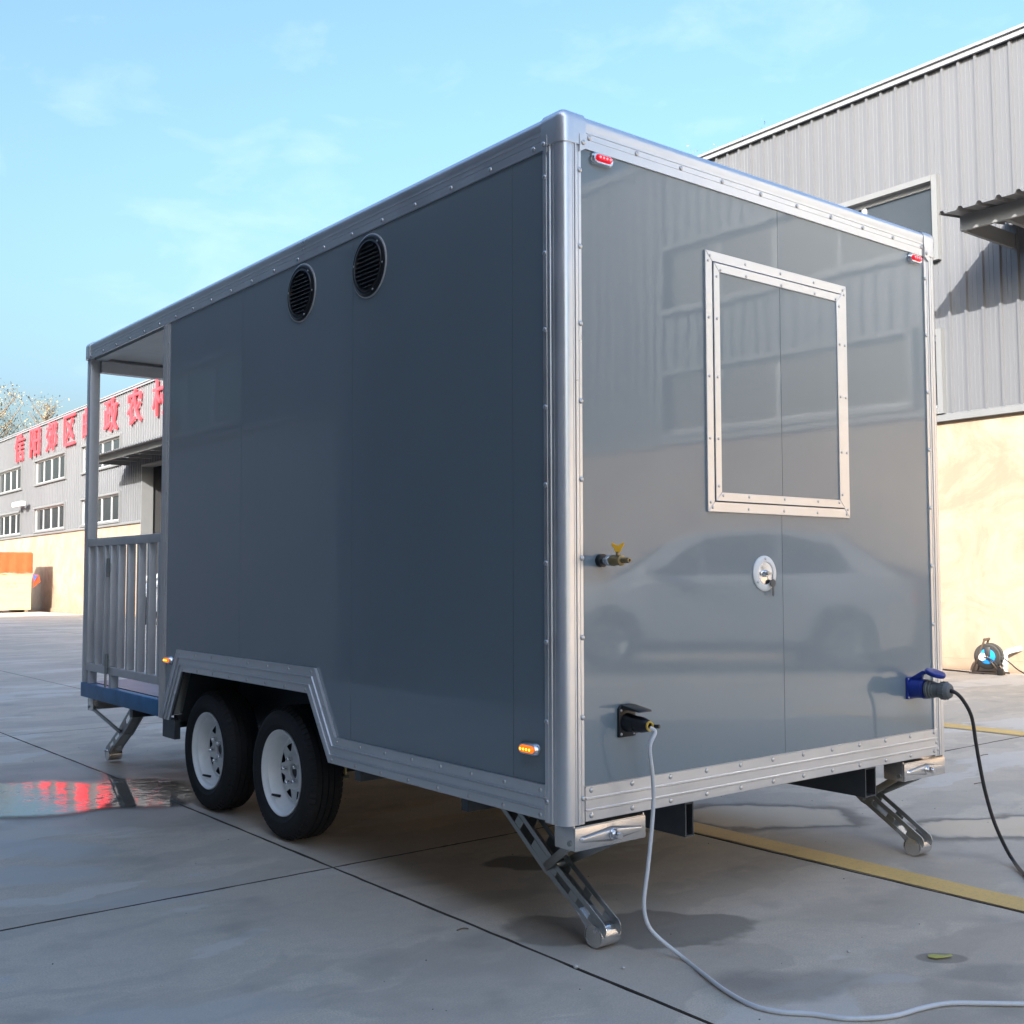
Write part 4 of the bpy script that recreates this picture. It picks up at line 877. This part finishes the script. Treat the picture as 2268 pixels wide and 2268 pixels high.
bp_ += [Vector((2.0628, -0.2718, -0.3700)), Vector((1.9284, -0.3950, -0.3905)), Vector((1.78, -0.55, -0.3905)), Vector((1.75, -0.85, -0.3905)), Vector((2.05, -1.35, -0.3905)), Vector((3.2, -1.7, -0.3905))]
MB().tube([v - BC.location for v in spline(bp_, 8)], 0.0072, 10).build('cable', black_cable, BC, smooth=True)

# ------------------------------------------------------------------ things along the warehouse wall
def wh_pt(yl, zl, dx=0.0):       # point in front of the warehouse wall at its own y and height
    return Vector((DX + KX * yl + dx, yl, -0.37 - SL * yl + zl))
# cable reel
RL = empty('cable_reel', wh_pt(3.93, 0.0, -0.30) + Vector((0, 0, 0.001)), (0, 0, R(14))); tag(RL, 'black and blue cable reel on a tube stand at the foot of the stucco wall', 'cable reel')
fr_ = lambda x, a, b: (x, a, 0.195 + b)
for x in (-0.075, 0.065): MB().lathe([(0.128, x), (0.140, x + 0.002), (0.143, x + 0.006), (0.140, x + 0.011), (0.128, x + 0.012), (0.086, x + 0.010), (0.084, x + 0.002), (0.128, x)], fr_, 36).build('flange', reel_black, RL, smooth=True)
MB().lathe([(0.085, -0.073), (0.083, -0.079), (0.02, -0.081), (0.0005, -0.081)], fr_, 36).build('hub', reel_blue, RL, smooth=True)
MB().lathe([(0.105, -0.06), (0.112, -0.05), (0.106, -0.04), (0.113, -0.03), (0.107, -0.02), (0.113, -0.01), (0.107, 0.0), (0.113, 0.01), (0.107, 0.02), (0.112, 0.03), (0.107, 0.04), (0.112, 0.055), (0.10, 0.064)], fr_, 30).build('wound_cable', reel_black, RL, smooth=True)
MB().prism([(-0.025, 0.195), (0.025, 0.195), (0.032, 0.30), (-0.032, 0.30)], lambda u, v, w_: (w_, u - 0.008, v), -0.105, -0.082).build('cover_flap', reel_black, RL, bevel=0.006)
MB().lathe([(0.042, -0.082), (0.043, -0.10), (0.036, -0.104), (0.0005, -0.105)], lambda x, a, b: (x, 0.048 + a, 0.188 + b), 20).build('plug', pvc, RL, smooth=True)
MB().tube(spline([(-0.10, 0.03, 0.185), (-0.12, -0.02, 0.18), (-0.13, -0.09, 0.14), (-0.14, -0.14, 0.06), (-0.14, -0.15, 0.03)], 6), 0.007, 8).build('lead', black_cable, RL, smooth=True)
MB().box(-0.17, -0.11, -0.18, -0.12, 0.0, 0.075).build('plug_block', reel_black, RL, bevel=0.008)
mb = MB()
for x in (-0.10, 0.10):
    mb.tube([(x, 0.19, 0.010), (x, 0.13, 0.012), (x, -0.13, 0.012), (x, -0.19, 0.010)], 0.011, 8); mb.tube([(x, 0.155, 0.012), (x * 0.9, 0.02, 0.38)], 0.011, 8); mb.tube([(x, -0.14, 0.012), (x * 0.95, 0.0, 0.20)], 0.011, 8)
mb.tube([(-0.10, 0.02, 0.38), (0.10, 0.02, 0.38)], 0.016, 8); mb.build('stand', mat('reel_tube', (0.10, 0.07, 0.05), 0.4, 0.3), RL, smooth=True)
gl = [wh_pt(3.93, 0.008, -0.42), wh_pt(4.3, 0.008, -0.30), wh_pt(4.7, 0.008, -0.22), wh_pt(5.3, 0.008, -0.20), wh_pt(6.5, 0.008, -0.16), wh_pt(8.2, 0.008, -0.2)]
o = MB().tube(spline(gl, 6), 0.008, 8).build('floor_cable', black_cable, None, smooth=True); tag(o, 'black cable lying along the foot of the wall left of the reel', 'cable')
gl = [wh_pt(3.79, 0.20, -0.30), wh_pt(3.70, 0.13, -0.28), wh_pt(3.6, 0.05, -0.27), wh_pt(3.45, 0.012, -0.28), wh_pt(3.0, 0.008, -0.3), wh_pt(1.5, 0.008, -0.25), wh_pt(-2.0, 0.008, -0.22)]
o = MB().tube(spline(gl, 6), 0.008, 8).build('floor_cable', black_cable, None, smooth=True); tag(o, 'black cable running from the reel to the right below the white pipe', 'cable')
# drain pipe elbow
PP = empty('drain_pipe', wh_pt(3.79, 0.0, -0.10)); tag(PP, 'short white plastic drain pipe bending into the stucco wall', 'pipe')
c0 = Vector((0, 0.075, 0)); pth = [(0.0, 0.06, 0.0), (0, 0.06, 0.10), (0, 0.06, 0.18), (0, 0.048, 0.222), (0.02, 0.012, 0.246), (0.06, -0.03, 0.262), (0.115, -0.07, 0.275)]
MB().tube(spline(pth, 6), 0.030, 14).build('pipe', pvc, PP, smooth=True)
MB().cyl((0, 0.06, 0.10), (0, 0.06, 0.17), 0.034, 16).build('coupling', pvc, PP, smooth=True)
# crate under a tarp
def crate():
    Yc = 40.5; g = gz(Yc)
    C = empty('crate', (8.32, Yc, g)); tag(C, 'pale plywood crate under an orange tarpaulin beside the stucco wall', 'crate')
    x0, x1, dy, h = -1.75, 1.19, 2.2, 1.42
    zb = 0.10
    for k, (a, b) in enumerate(((zb, 0.42), (0.424, 0.74), (0.744, 1.06), (1.064, h))):
        MB().box(x0, x1, 0.0, 0.018, a, b).build('board', plywood, C); MB().box(x1 - 0.018, x1, 0.0185, dy, a, b).build('board', plywood, C)
        MB().box(x0, x1, dy + .001, dy + 0.018, a, b).build('board', plywood, C); MB().box(x0, x0 + 0.018, 0.0185, dy, a, b).build('board', plywood, C)
    for a in (x0 + 0.1, (x0 + x1) / 2, x1 - 0.2): MB().box(a, a + 0.1, 0.0, dy, 0.0, zb).build('skid', bark, C)
    T = MB(); n = 24
    # tarp: slightly lifted, sagging top and an uneven hem
    rs = random.Random(3); top = []; rings = []
    per = [(x0 - 0.02 + (x1 - x0 + 0.04) * k / n, -0.03) for k in range(n)] + [(x1 + 0.03, -0.03 + (dy + 0.06) * k / n) for k in range(n)] + [(x1 + 0.03 - (x1 - x0 + 0.05) * k / n, dy + 0.04) for k in range(n)] + [(x0 - 0.02, dy + 0.04 - (dy + 0.07) * k / n) for k in range(n)]
    N = len(per)
    for lev, (zz, ex, amp) in enumerate(((2.20, -0.05, 0.01), (2.15, 0.0, 0.012), (1.80, 0.012, 0.03), (1.44, 0.03, 0.05))):
        for k, (px_, py_) in enumerate(per):
            nx = (1 if px_ > x1 else -1 if px_ < x0 else 0); ny = (1 if py_ > dy else -1 if py_ < 0 else 0)
            e_ = ex + amp * math.sin(k * 1.9 + lev) * 0.6
            T.v.append((px_ + nx * e_, py_ + ny * e_, zz + (rs.uniform(-0.02, 0.02) if lev == 3 else 0)))
    T.f += [(l_ * N + k, l_ * N + (k + 1) % N, (l_ + 1) * N + (k + 1) % N, (l_ + 1) * N + k) for l_ in range(3) for k in range(N)]; T.f.append(tuple(range(N)))
    T.build('tarpaulin', tarp_red, C, smooth=True)
    MB().poly([(x1 + 0.05, -0.04, 1.40), (x1 + 0.27, 0.02, 1.36), (x1 + 0.34, 0.06, 1.12), (x1 + 0.06, -0.03, 0.90), (x1 + 0.05, 0.05, 1.40), (x1 + 0.25, 0.08, 1.36)], [(0, 1, 2, 3), (4, 5, 1, 0)]).build('loose_flap', tarp_red, C)
    MB().poly([(x1 + 0.055, -0.050, 1.38), (x1 + 0.22, -0.006, 1.35), (x1 + 0.08, -0.045, 1.12)], [(0, 1, 2)]).build('flap_lining', tarp_blue, C)
    # stencilled marks
    mk = MB()
    for k, (a, b, c_, d_) in enumerate(((0.0, 1.03, 0.10, 0.02), (0.24, 1.03, 0.10, 0.02), (0.0, 0.92, 0.06, 0.015), (0.12, 0.92, 0.14, 0.015), (0.30, 0.92, 0.08, 0.015), (0.02, 1.08, 0.03, 0.02), (0.27, 1.08, 0.03, 0.02))):
        mk.box(0.35 + a, 0.35 + a + c_, -0.0025, -0.0005, b, b + d_)
    mk.build('stencil_mark', bark, C)
crate()
# floodlight on the wall
FL = empty('floodlight', wh_pt(44.8, 4.22, 0.0)); tag(FL, 'white twin floodlight on a bracket between the lower warehouse windows', 'floodlight')
MB().box(-0.30, 0.0, -0.03, 0.03, -0.03, 0.01).build('bracket', trim_grey, FL)
for dy in (-0.42, 0.42):
    MB().box(-0.42, -0.22, dy - 0.24, dy + 0.24, -0.08, 0.12).build('lamp_head', pvc, FL, bevel=0.03)
MB().box(-0.30, -0.26, -0.2, 0.2, -0.02, 0.02).build('crossbar', trim_grey, FL)

# ------------------------------------------------------------------ cars
def make_car(paint):
    C = empty('parked_car')
    # stations: x along the car, half width at sill, half width at belt, z sill, z belt, z top (bonnet/roof handled below)
    st = [(-2.18, 0.62, 0.66, 0.36, 0.80, 0.86), (-2.08, 0.76, 0.80, 0.26, 0.84, 0.96), (-1.70, 0.83, 0.86, 0.22, 0.90, 1.02), (-1.0, 0.86, 0.885, 0.20, 0.93, 1.0), (0.0, 0.865, 0.89, 0.20, 0.92, 0.98), (0.75, 0.86, 0.885, 0.20, 0.90, 0.96), (1.35, 0.84, 0.865, 0.22, 0.83, 0.93), (1.90, 0.78, 0.80, 0.24, 0.72, 0.84), (2.12, 0.60, 0.64, 0.30, 0.62, 0.72)]
    mb = MB(); P = []; m = 10
    for x, w0, w1, zs, zb, zt in st:
        sec = [(-w0 * 0.92, zs), (-w0, zs + 0.10), (-w1, (zs + zb) / 2 + 0.05), (-w1 * 0.985, zb), (-w1 * 0.90, zt), (w1 * 0.90, zt), (w1 * 0.985, zb), (w1, (zs + zb) / 2 + 0.05), (w0, zs + 0.10), (w0 * 0.92, zs)]
        P += [(x, a, b) for a, b in sec]
    F = [(i * m + j, i * m + (j + 1) % m, (i + 1) * m + (j + 1) % m, (i + 1) * m + j) for i in range(len(st) - 1) for j in range(m)] + [tuple(range(m)), tuple(range((len(st) - 1) * m, len(st) * m))[::-1]]
    mb.poly(P, F); B = mb.build('body', paint, C, smooth=True)
    cb = MB(); rp_ = [(-1.95, 0.98, 0.74), (-1.35, 1.42, 0.60), (-0.6, 1.50, 0.585), (0.25, 1.45, 0.585), (0.60, 1.33, 0.62), (1.20, 0.95, 0.74)]
    P = []
    for x, z, hw in rp_:
        P += [(x, -0.80, min(z, 0.95)), (x, -hw, z - 0.02), (x, -hw * 0.85, z), (x, hw * 0.85, z), (x, hw, z - 0.02), (x, 0.80, min(z, 0.95))]
    cb.poly(P, [(i * 6 + j, i * 6 + j + 1, (i + 1) * 6 + j + 1, (i + 1) * 6 + j) for i in range(5) for j in range(5)]); cb.build('cabin', paint, C, smooth=True)
    for sgn in (-1, 1):
        for a, b, zt0, zt1, ia, ib in ((-1.42, -0.62, 1.30, 1.42, 0.20, 0.02), (-0.55, 0.22, 1.42, 1.38, 0.0, 0.0), (0.29, 0.86, 1.35, 1.04, 0.0, 0.14)):
            def hw(z): return (0.80 + (0.59 - 0.80) * (z - 0.95) / 0.53) + 0.012
            q = [(a, 1.0), (b, 1.0), (b - ib, zt1), (a + ia, zt0)]
            MB().poly([(x, sgn * hw(z), z) for x, z in q] + [(x, sgn * (hw(z) - 0.02), z) for x, z in q], [(0, 1, 2, 3), (4, 7, 6, 5), (0, 4, 5, 1), (1, 5, 6, 2), (2, 6, 7, 3), (3, 7, 4, 0)]).build('side_window', car_glass, C)
        for x, z in ((-0.5, 0.84), (0.35, 0.82)): MB().box(x, x + 0.16, sgn * 0.89 - 0.012, sgn * 0.89 + 0.012, z, z + 0.03).build('door_handle', chrome, C)
        MB().box(0.78, 0.92, sgn * 0.90 - 0.09, sgn * 0.90 + 0.09, 0.98, 1.10).build('mirror', paint, C, bevel=0.02)
        MB().box(1.84, 2.05, sgn * 0.60 - 0.14, sgn * 0.60 + 0.14, 0.60, 0.72).build('headlight', chrome, C, bevel=0.02)
        MB().box(-2.14, -1.98, sgn * 0.66 - 0.10, sgn * 0.66 + 0.10, 0.68, 0.82).build('tail_light', redl, C, bevel=0.02)
        MB().box(-1.0, 0.95, sgn * 0.868 - 0.02, sgn * 0.868 + 0.02, 0.20, 0.30).build('sill', black_pl, C)
        for x in (-1.28, 1.32):
            Wl = empty('wheel', (x, sgn * 0.80, 0.31)); Wl.parent = C; ff = lambda xx, a, b, s_=sgn: (a, s_ * xx, b)
            MB().lathe([(0.20, 0.09), (0.22, 0.105), (0.28, 0.105), (0.31, 0.08), (0.31, -0.08), (0.28, -0.1), (0.2, -0.1)], ff, 32).build('tyre', rubber, Wl, smooth=True)
            MB().lathe([(0.205, 0.098), (0.19, 0.085), (0.15, 0.075), (0.04, 0.088), (0.0005, 0.09)], ff, 10).build('rim', galv, Wl)
            MB().lathe([(0.375, 0.078), (0.375, 0.094), (0.33, 0.094)], ff, 32).build('arch_lining', black_pl, Wl, smooth=True)
    MB().poly([(0.62, -0.56, 1.335), (0.62, 0.56, 1.335), (1.22, 0.68, 0.985), (1.22, -0.68, 0.985)], [(0, 1, 2, 3)]).build('windscreen', car_glass, C)
    MB().poly([(-1.38, -0.54, 1.425), (-1.38, 0.54, 1.425), (-1.94, 0.66, 1.0), (-1.94, -0.66, 1.0)], [(0, 3, 2, 1)]).build('rear_window', car_glass, C)
    MB().box(2.04, 2.14, -0.42, 0.42, 0.36, 0.58).build('grille', black_pl, C, bevel=0.02)
    return C
c1 = make_car(car_paint)
tag(c1, 'silver car parked behind the camera, mirrored in the lit end wall of the trailer', 'car')
mid = Vector((8.15, -6.55)); ang = math.atan2(1.6, 2.0)
c1.location = (mid.x, mid.y, -0.40); c1.rotation_euler = (0, 0, ang + math.pi)
c1.scale = (1.03, 1.0, 1.12)
c2 = copy_tree(c1); tag(c2, 'pale car by the far doorway, glimpsed between the gate slats', 'car')
c2.location = (9.05, 24.2, gz(24.2)); c2.rotation_euler = (0, 0, R(90))

# ------------------------------------------------------------------ trees beyond the warehouse
def make_tree(loc, h, spread, nleaf, seed, label):
    rs = random.Random(seed); T = empty('poplar_tree', loc); tag(T, label, 'tree', 'trees beyond the warehouse')
    mb = MB(); pts = [(0, 0, 0), (0.1, 0.05, h * 0.35), (-0.05, 0.1, h * 0.7), (0.05, 0, h * 0.97)]
    mb.tube(spline(pts, 4), [0.18 * (1 - 0.92 * i / 12) for i in range(13)], 7)
    tips = []
    for k in range(34):
        z0 = h * rs.uniform(0.35, 0.93); a = rs.uniform(0, 6.28); L = spread * (1.05 - 0.75 * (z0 / h)) * rs.uniform(0.7, 1.3)
        p0 = Vector((0, 0, z0)); p2 = p0 + Vector((math.cos(a) * L, math.sin(a) * L, L * rs.uniform(0.7, 1.5))); p1 = p0.lerp(p2, 0.5) + Vector((rs.uniform(-.2, .2), rs.uniform(-.2, .2), -0.1 * L))
        mb.tube([p0, p1, p2], [0.05, 0.03, 0.012], 5)
        for q in range(5):
            t = rs.uniform(0.35, 1.0); s0 = p0.lerp(p2, t); e_ = s0 + Vector((rs.uniform(-1, 1), rs.uniform(-1, 1), rs.uniform(0.1, 1.2))).normalized() * rs.uniform(0.4, 1.1)
            mb.tube([s0, e_], [0.014, 0.006], 4); tips += [s0.lerp(e_, u) for u in (0.4, 0.7, 1.0)]
        tips += [p2]
    mb.build('trunk', bark, T)
    lf = MB()
    for k in range(nleaf):
        c = rs.choice(tips) + Vector((rs.gauss(0, 0.22), rs.gauss(0, 0.22), rs.gauss(0, 0.25)))
        a = Vector((rs.uniform(-1, 1), rs.uniform(-1, 1), rs.uniform(-1, 1))).normalized(); b = a.orthogonal().normalized(); s_ = rs.uniform(0.04, 0.09)
        lf.poly([c - a * s_, c + b * s_ * 0.6, c + a * s_, c - b * s_ * 0.6], [(0, 1, 2, 3)])
    o = lf.build('crown', foliage, T); o['kind'] = 'stuff'
make_tree((13.6, 63.5, gz(55)), 11.9, 2.6, 1500, 1, 'thin pale tree rising over the warehouse roof at the far left')
make_tree((17.6, 68.0, gz(55)), 12.1, 2.0, 700, 2, 'smaller sparse tree right of the far left tree over the warehouse roof')
make_tree((44.6, 38.3, -0.4), 25.2, 3.0, 2200, 3, 'treetop just peeping over the roof rail above the trailer end')
make_tree((47.6, 36.8, -0.4), 26.2, 3.0, 2200, 4, 'treetop peeping over the warehouse eaves right of the other tip')

# ------------------------------------------------------------------ litter on the concrete
p = Vector((0.8885, -0.6578, -0.4000))
mb = MB(); L0 = [(-0.034, -0.006), (-0.030, 0.012), (-0.012, 0.016), (0.006, 0.010), (0.022, 0.007), (0.036, 0.010), (0.038, 0.001), (0.022, -0.006), (0.004, -0.011), (-0.016, -0.018)]
lz = lambda x, y: 0.010 + 0.10 * abs(y) + 0.09 * max(0, x)
n = len(L0); mb.poly([(x, y, lz(x, y)) for x, y in L0] + [(x, y, lz(x, y) - 0.0012) for x, y in L0], [tuple(range(n)), tuple(range(n, 2 * n))[::-1]] + [(i, (i + 1) % n, n + (i + 1) % n, n + i) for i in range(n)])
o = mb.build('fallen_leaf', leaf_yellow); o.location = (p.x, p.y, -0.405); o.rotation_euler = (0, 0, R(-42)); tag(o, 'curled yellow leaf lying in a damp spot on the concrete', 'leaf')
def stone(x_, y_, s_, label):
    rs = random.Random(int(x_ * 1000)); mb = MB(); v = []; 
    bm = bmesh.new(); bmesh.ops.create_icosphere(bm, subdivisions=2, radius=1.0)
    for q in bm.verts: q.co = q.co * rs.uniform(0.8, 1.1) * s_; q.co.z *= 0.75
    me = bpy.data.meshes.new('pebble'); bm.to_mesh(me); bm.free(); me.materials.append(pebble_m); me.polygons.foreach_set('use_smooth', [True] * len(me.polygons))
    o = link('pebble', me, None, (x_, y_, -0.40 + s_ * 0.6)); tag(o, label, 'pebble')
stone(-0.0028, -0.0429, 0.0075, 'white pebble beside the slab joint below the stabiliser foot'); stone(0.1010, -0.1326, 0.0060, 'pale flat pebble right of the joint below the damp spot')
stone(0.7230, -0.4587, 0.0055, 'tiny white pebble midway between the white cord and the leaf'); stone(-0.9863, 0.5739, 0.004, 'tiny white pebble on the near slab left of the wheels')
def twig(a, b, label):
    P0, P1 = Vector((*a, -0.397)), Vector((*b, -0.397)); m_ = P0.lerp(P1, 0.5) + Vector((0.004, 0.004, 0.002))
    o = MB().tube(spline([P0, m_, P1], 4), 0.0022, 5).build('twig', bark); tag(o, label, 'twig')
twig((0.3775, 0.2073), (0.3749, 0.1600), 'dark twig in the damp spot beside the white cord'); twig((-0.0749, 0.4428), (-0.0366, 0.4321), 'thin twig left of the stabiliser in front of the joint')
twig((3.5078, 0.6759), (3.5800, 0.6554), 'pale twig on the concrete beyond the black cord'); twig((4.3963, 1.1233), (4.4884, 1.1249), 'thin straw on the lane behind the black cord')

# grit and crumbs scattered over the concrete
gr = MB(); rs = random.Random(11)
for k in range(420):
    x, y = rs.uniform(-1.6, 4.5), rs.uniform(-2.2, 7.0)
    if -0.1 < x < 2.1 and 0.0 < y < 4.4 and rs.random() < 0.5: continue
    s_ = rs.uniform(0.0012, 0.0034) * (1.6 if rs.random() < 0.06 else 1.0); a = rs.uniform(0, 6.28); e_ = rs.uniform(0.5, 2.4)
    P = [(math.cos(a + t) * s_ * (e_ if q % 2 else 1), math.sin(a + t) * s_) for q, t in enumerate((0, 2.1, 4.2))]
    z = gz(y) + 0.0005
    gr.poly([(x + u, y + v, z) for u, v in P] + [(x + rs.uniform(-.5, .5) * s_, y, z + s_ * 0.9)], [(0, 2, 1), (0, 1, 3), (1, 2, 3), (2, 0, 3)])
o = gr.build('grit', mat('grit', (0.11, 0.09, 0.07), 0.8, var=0.5, vscale=3, coords='world')); tag(o, 'scattered dark grit and crumbs on the concrete', 'grit', kind='stuff')
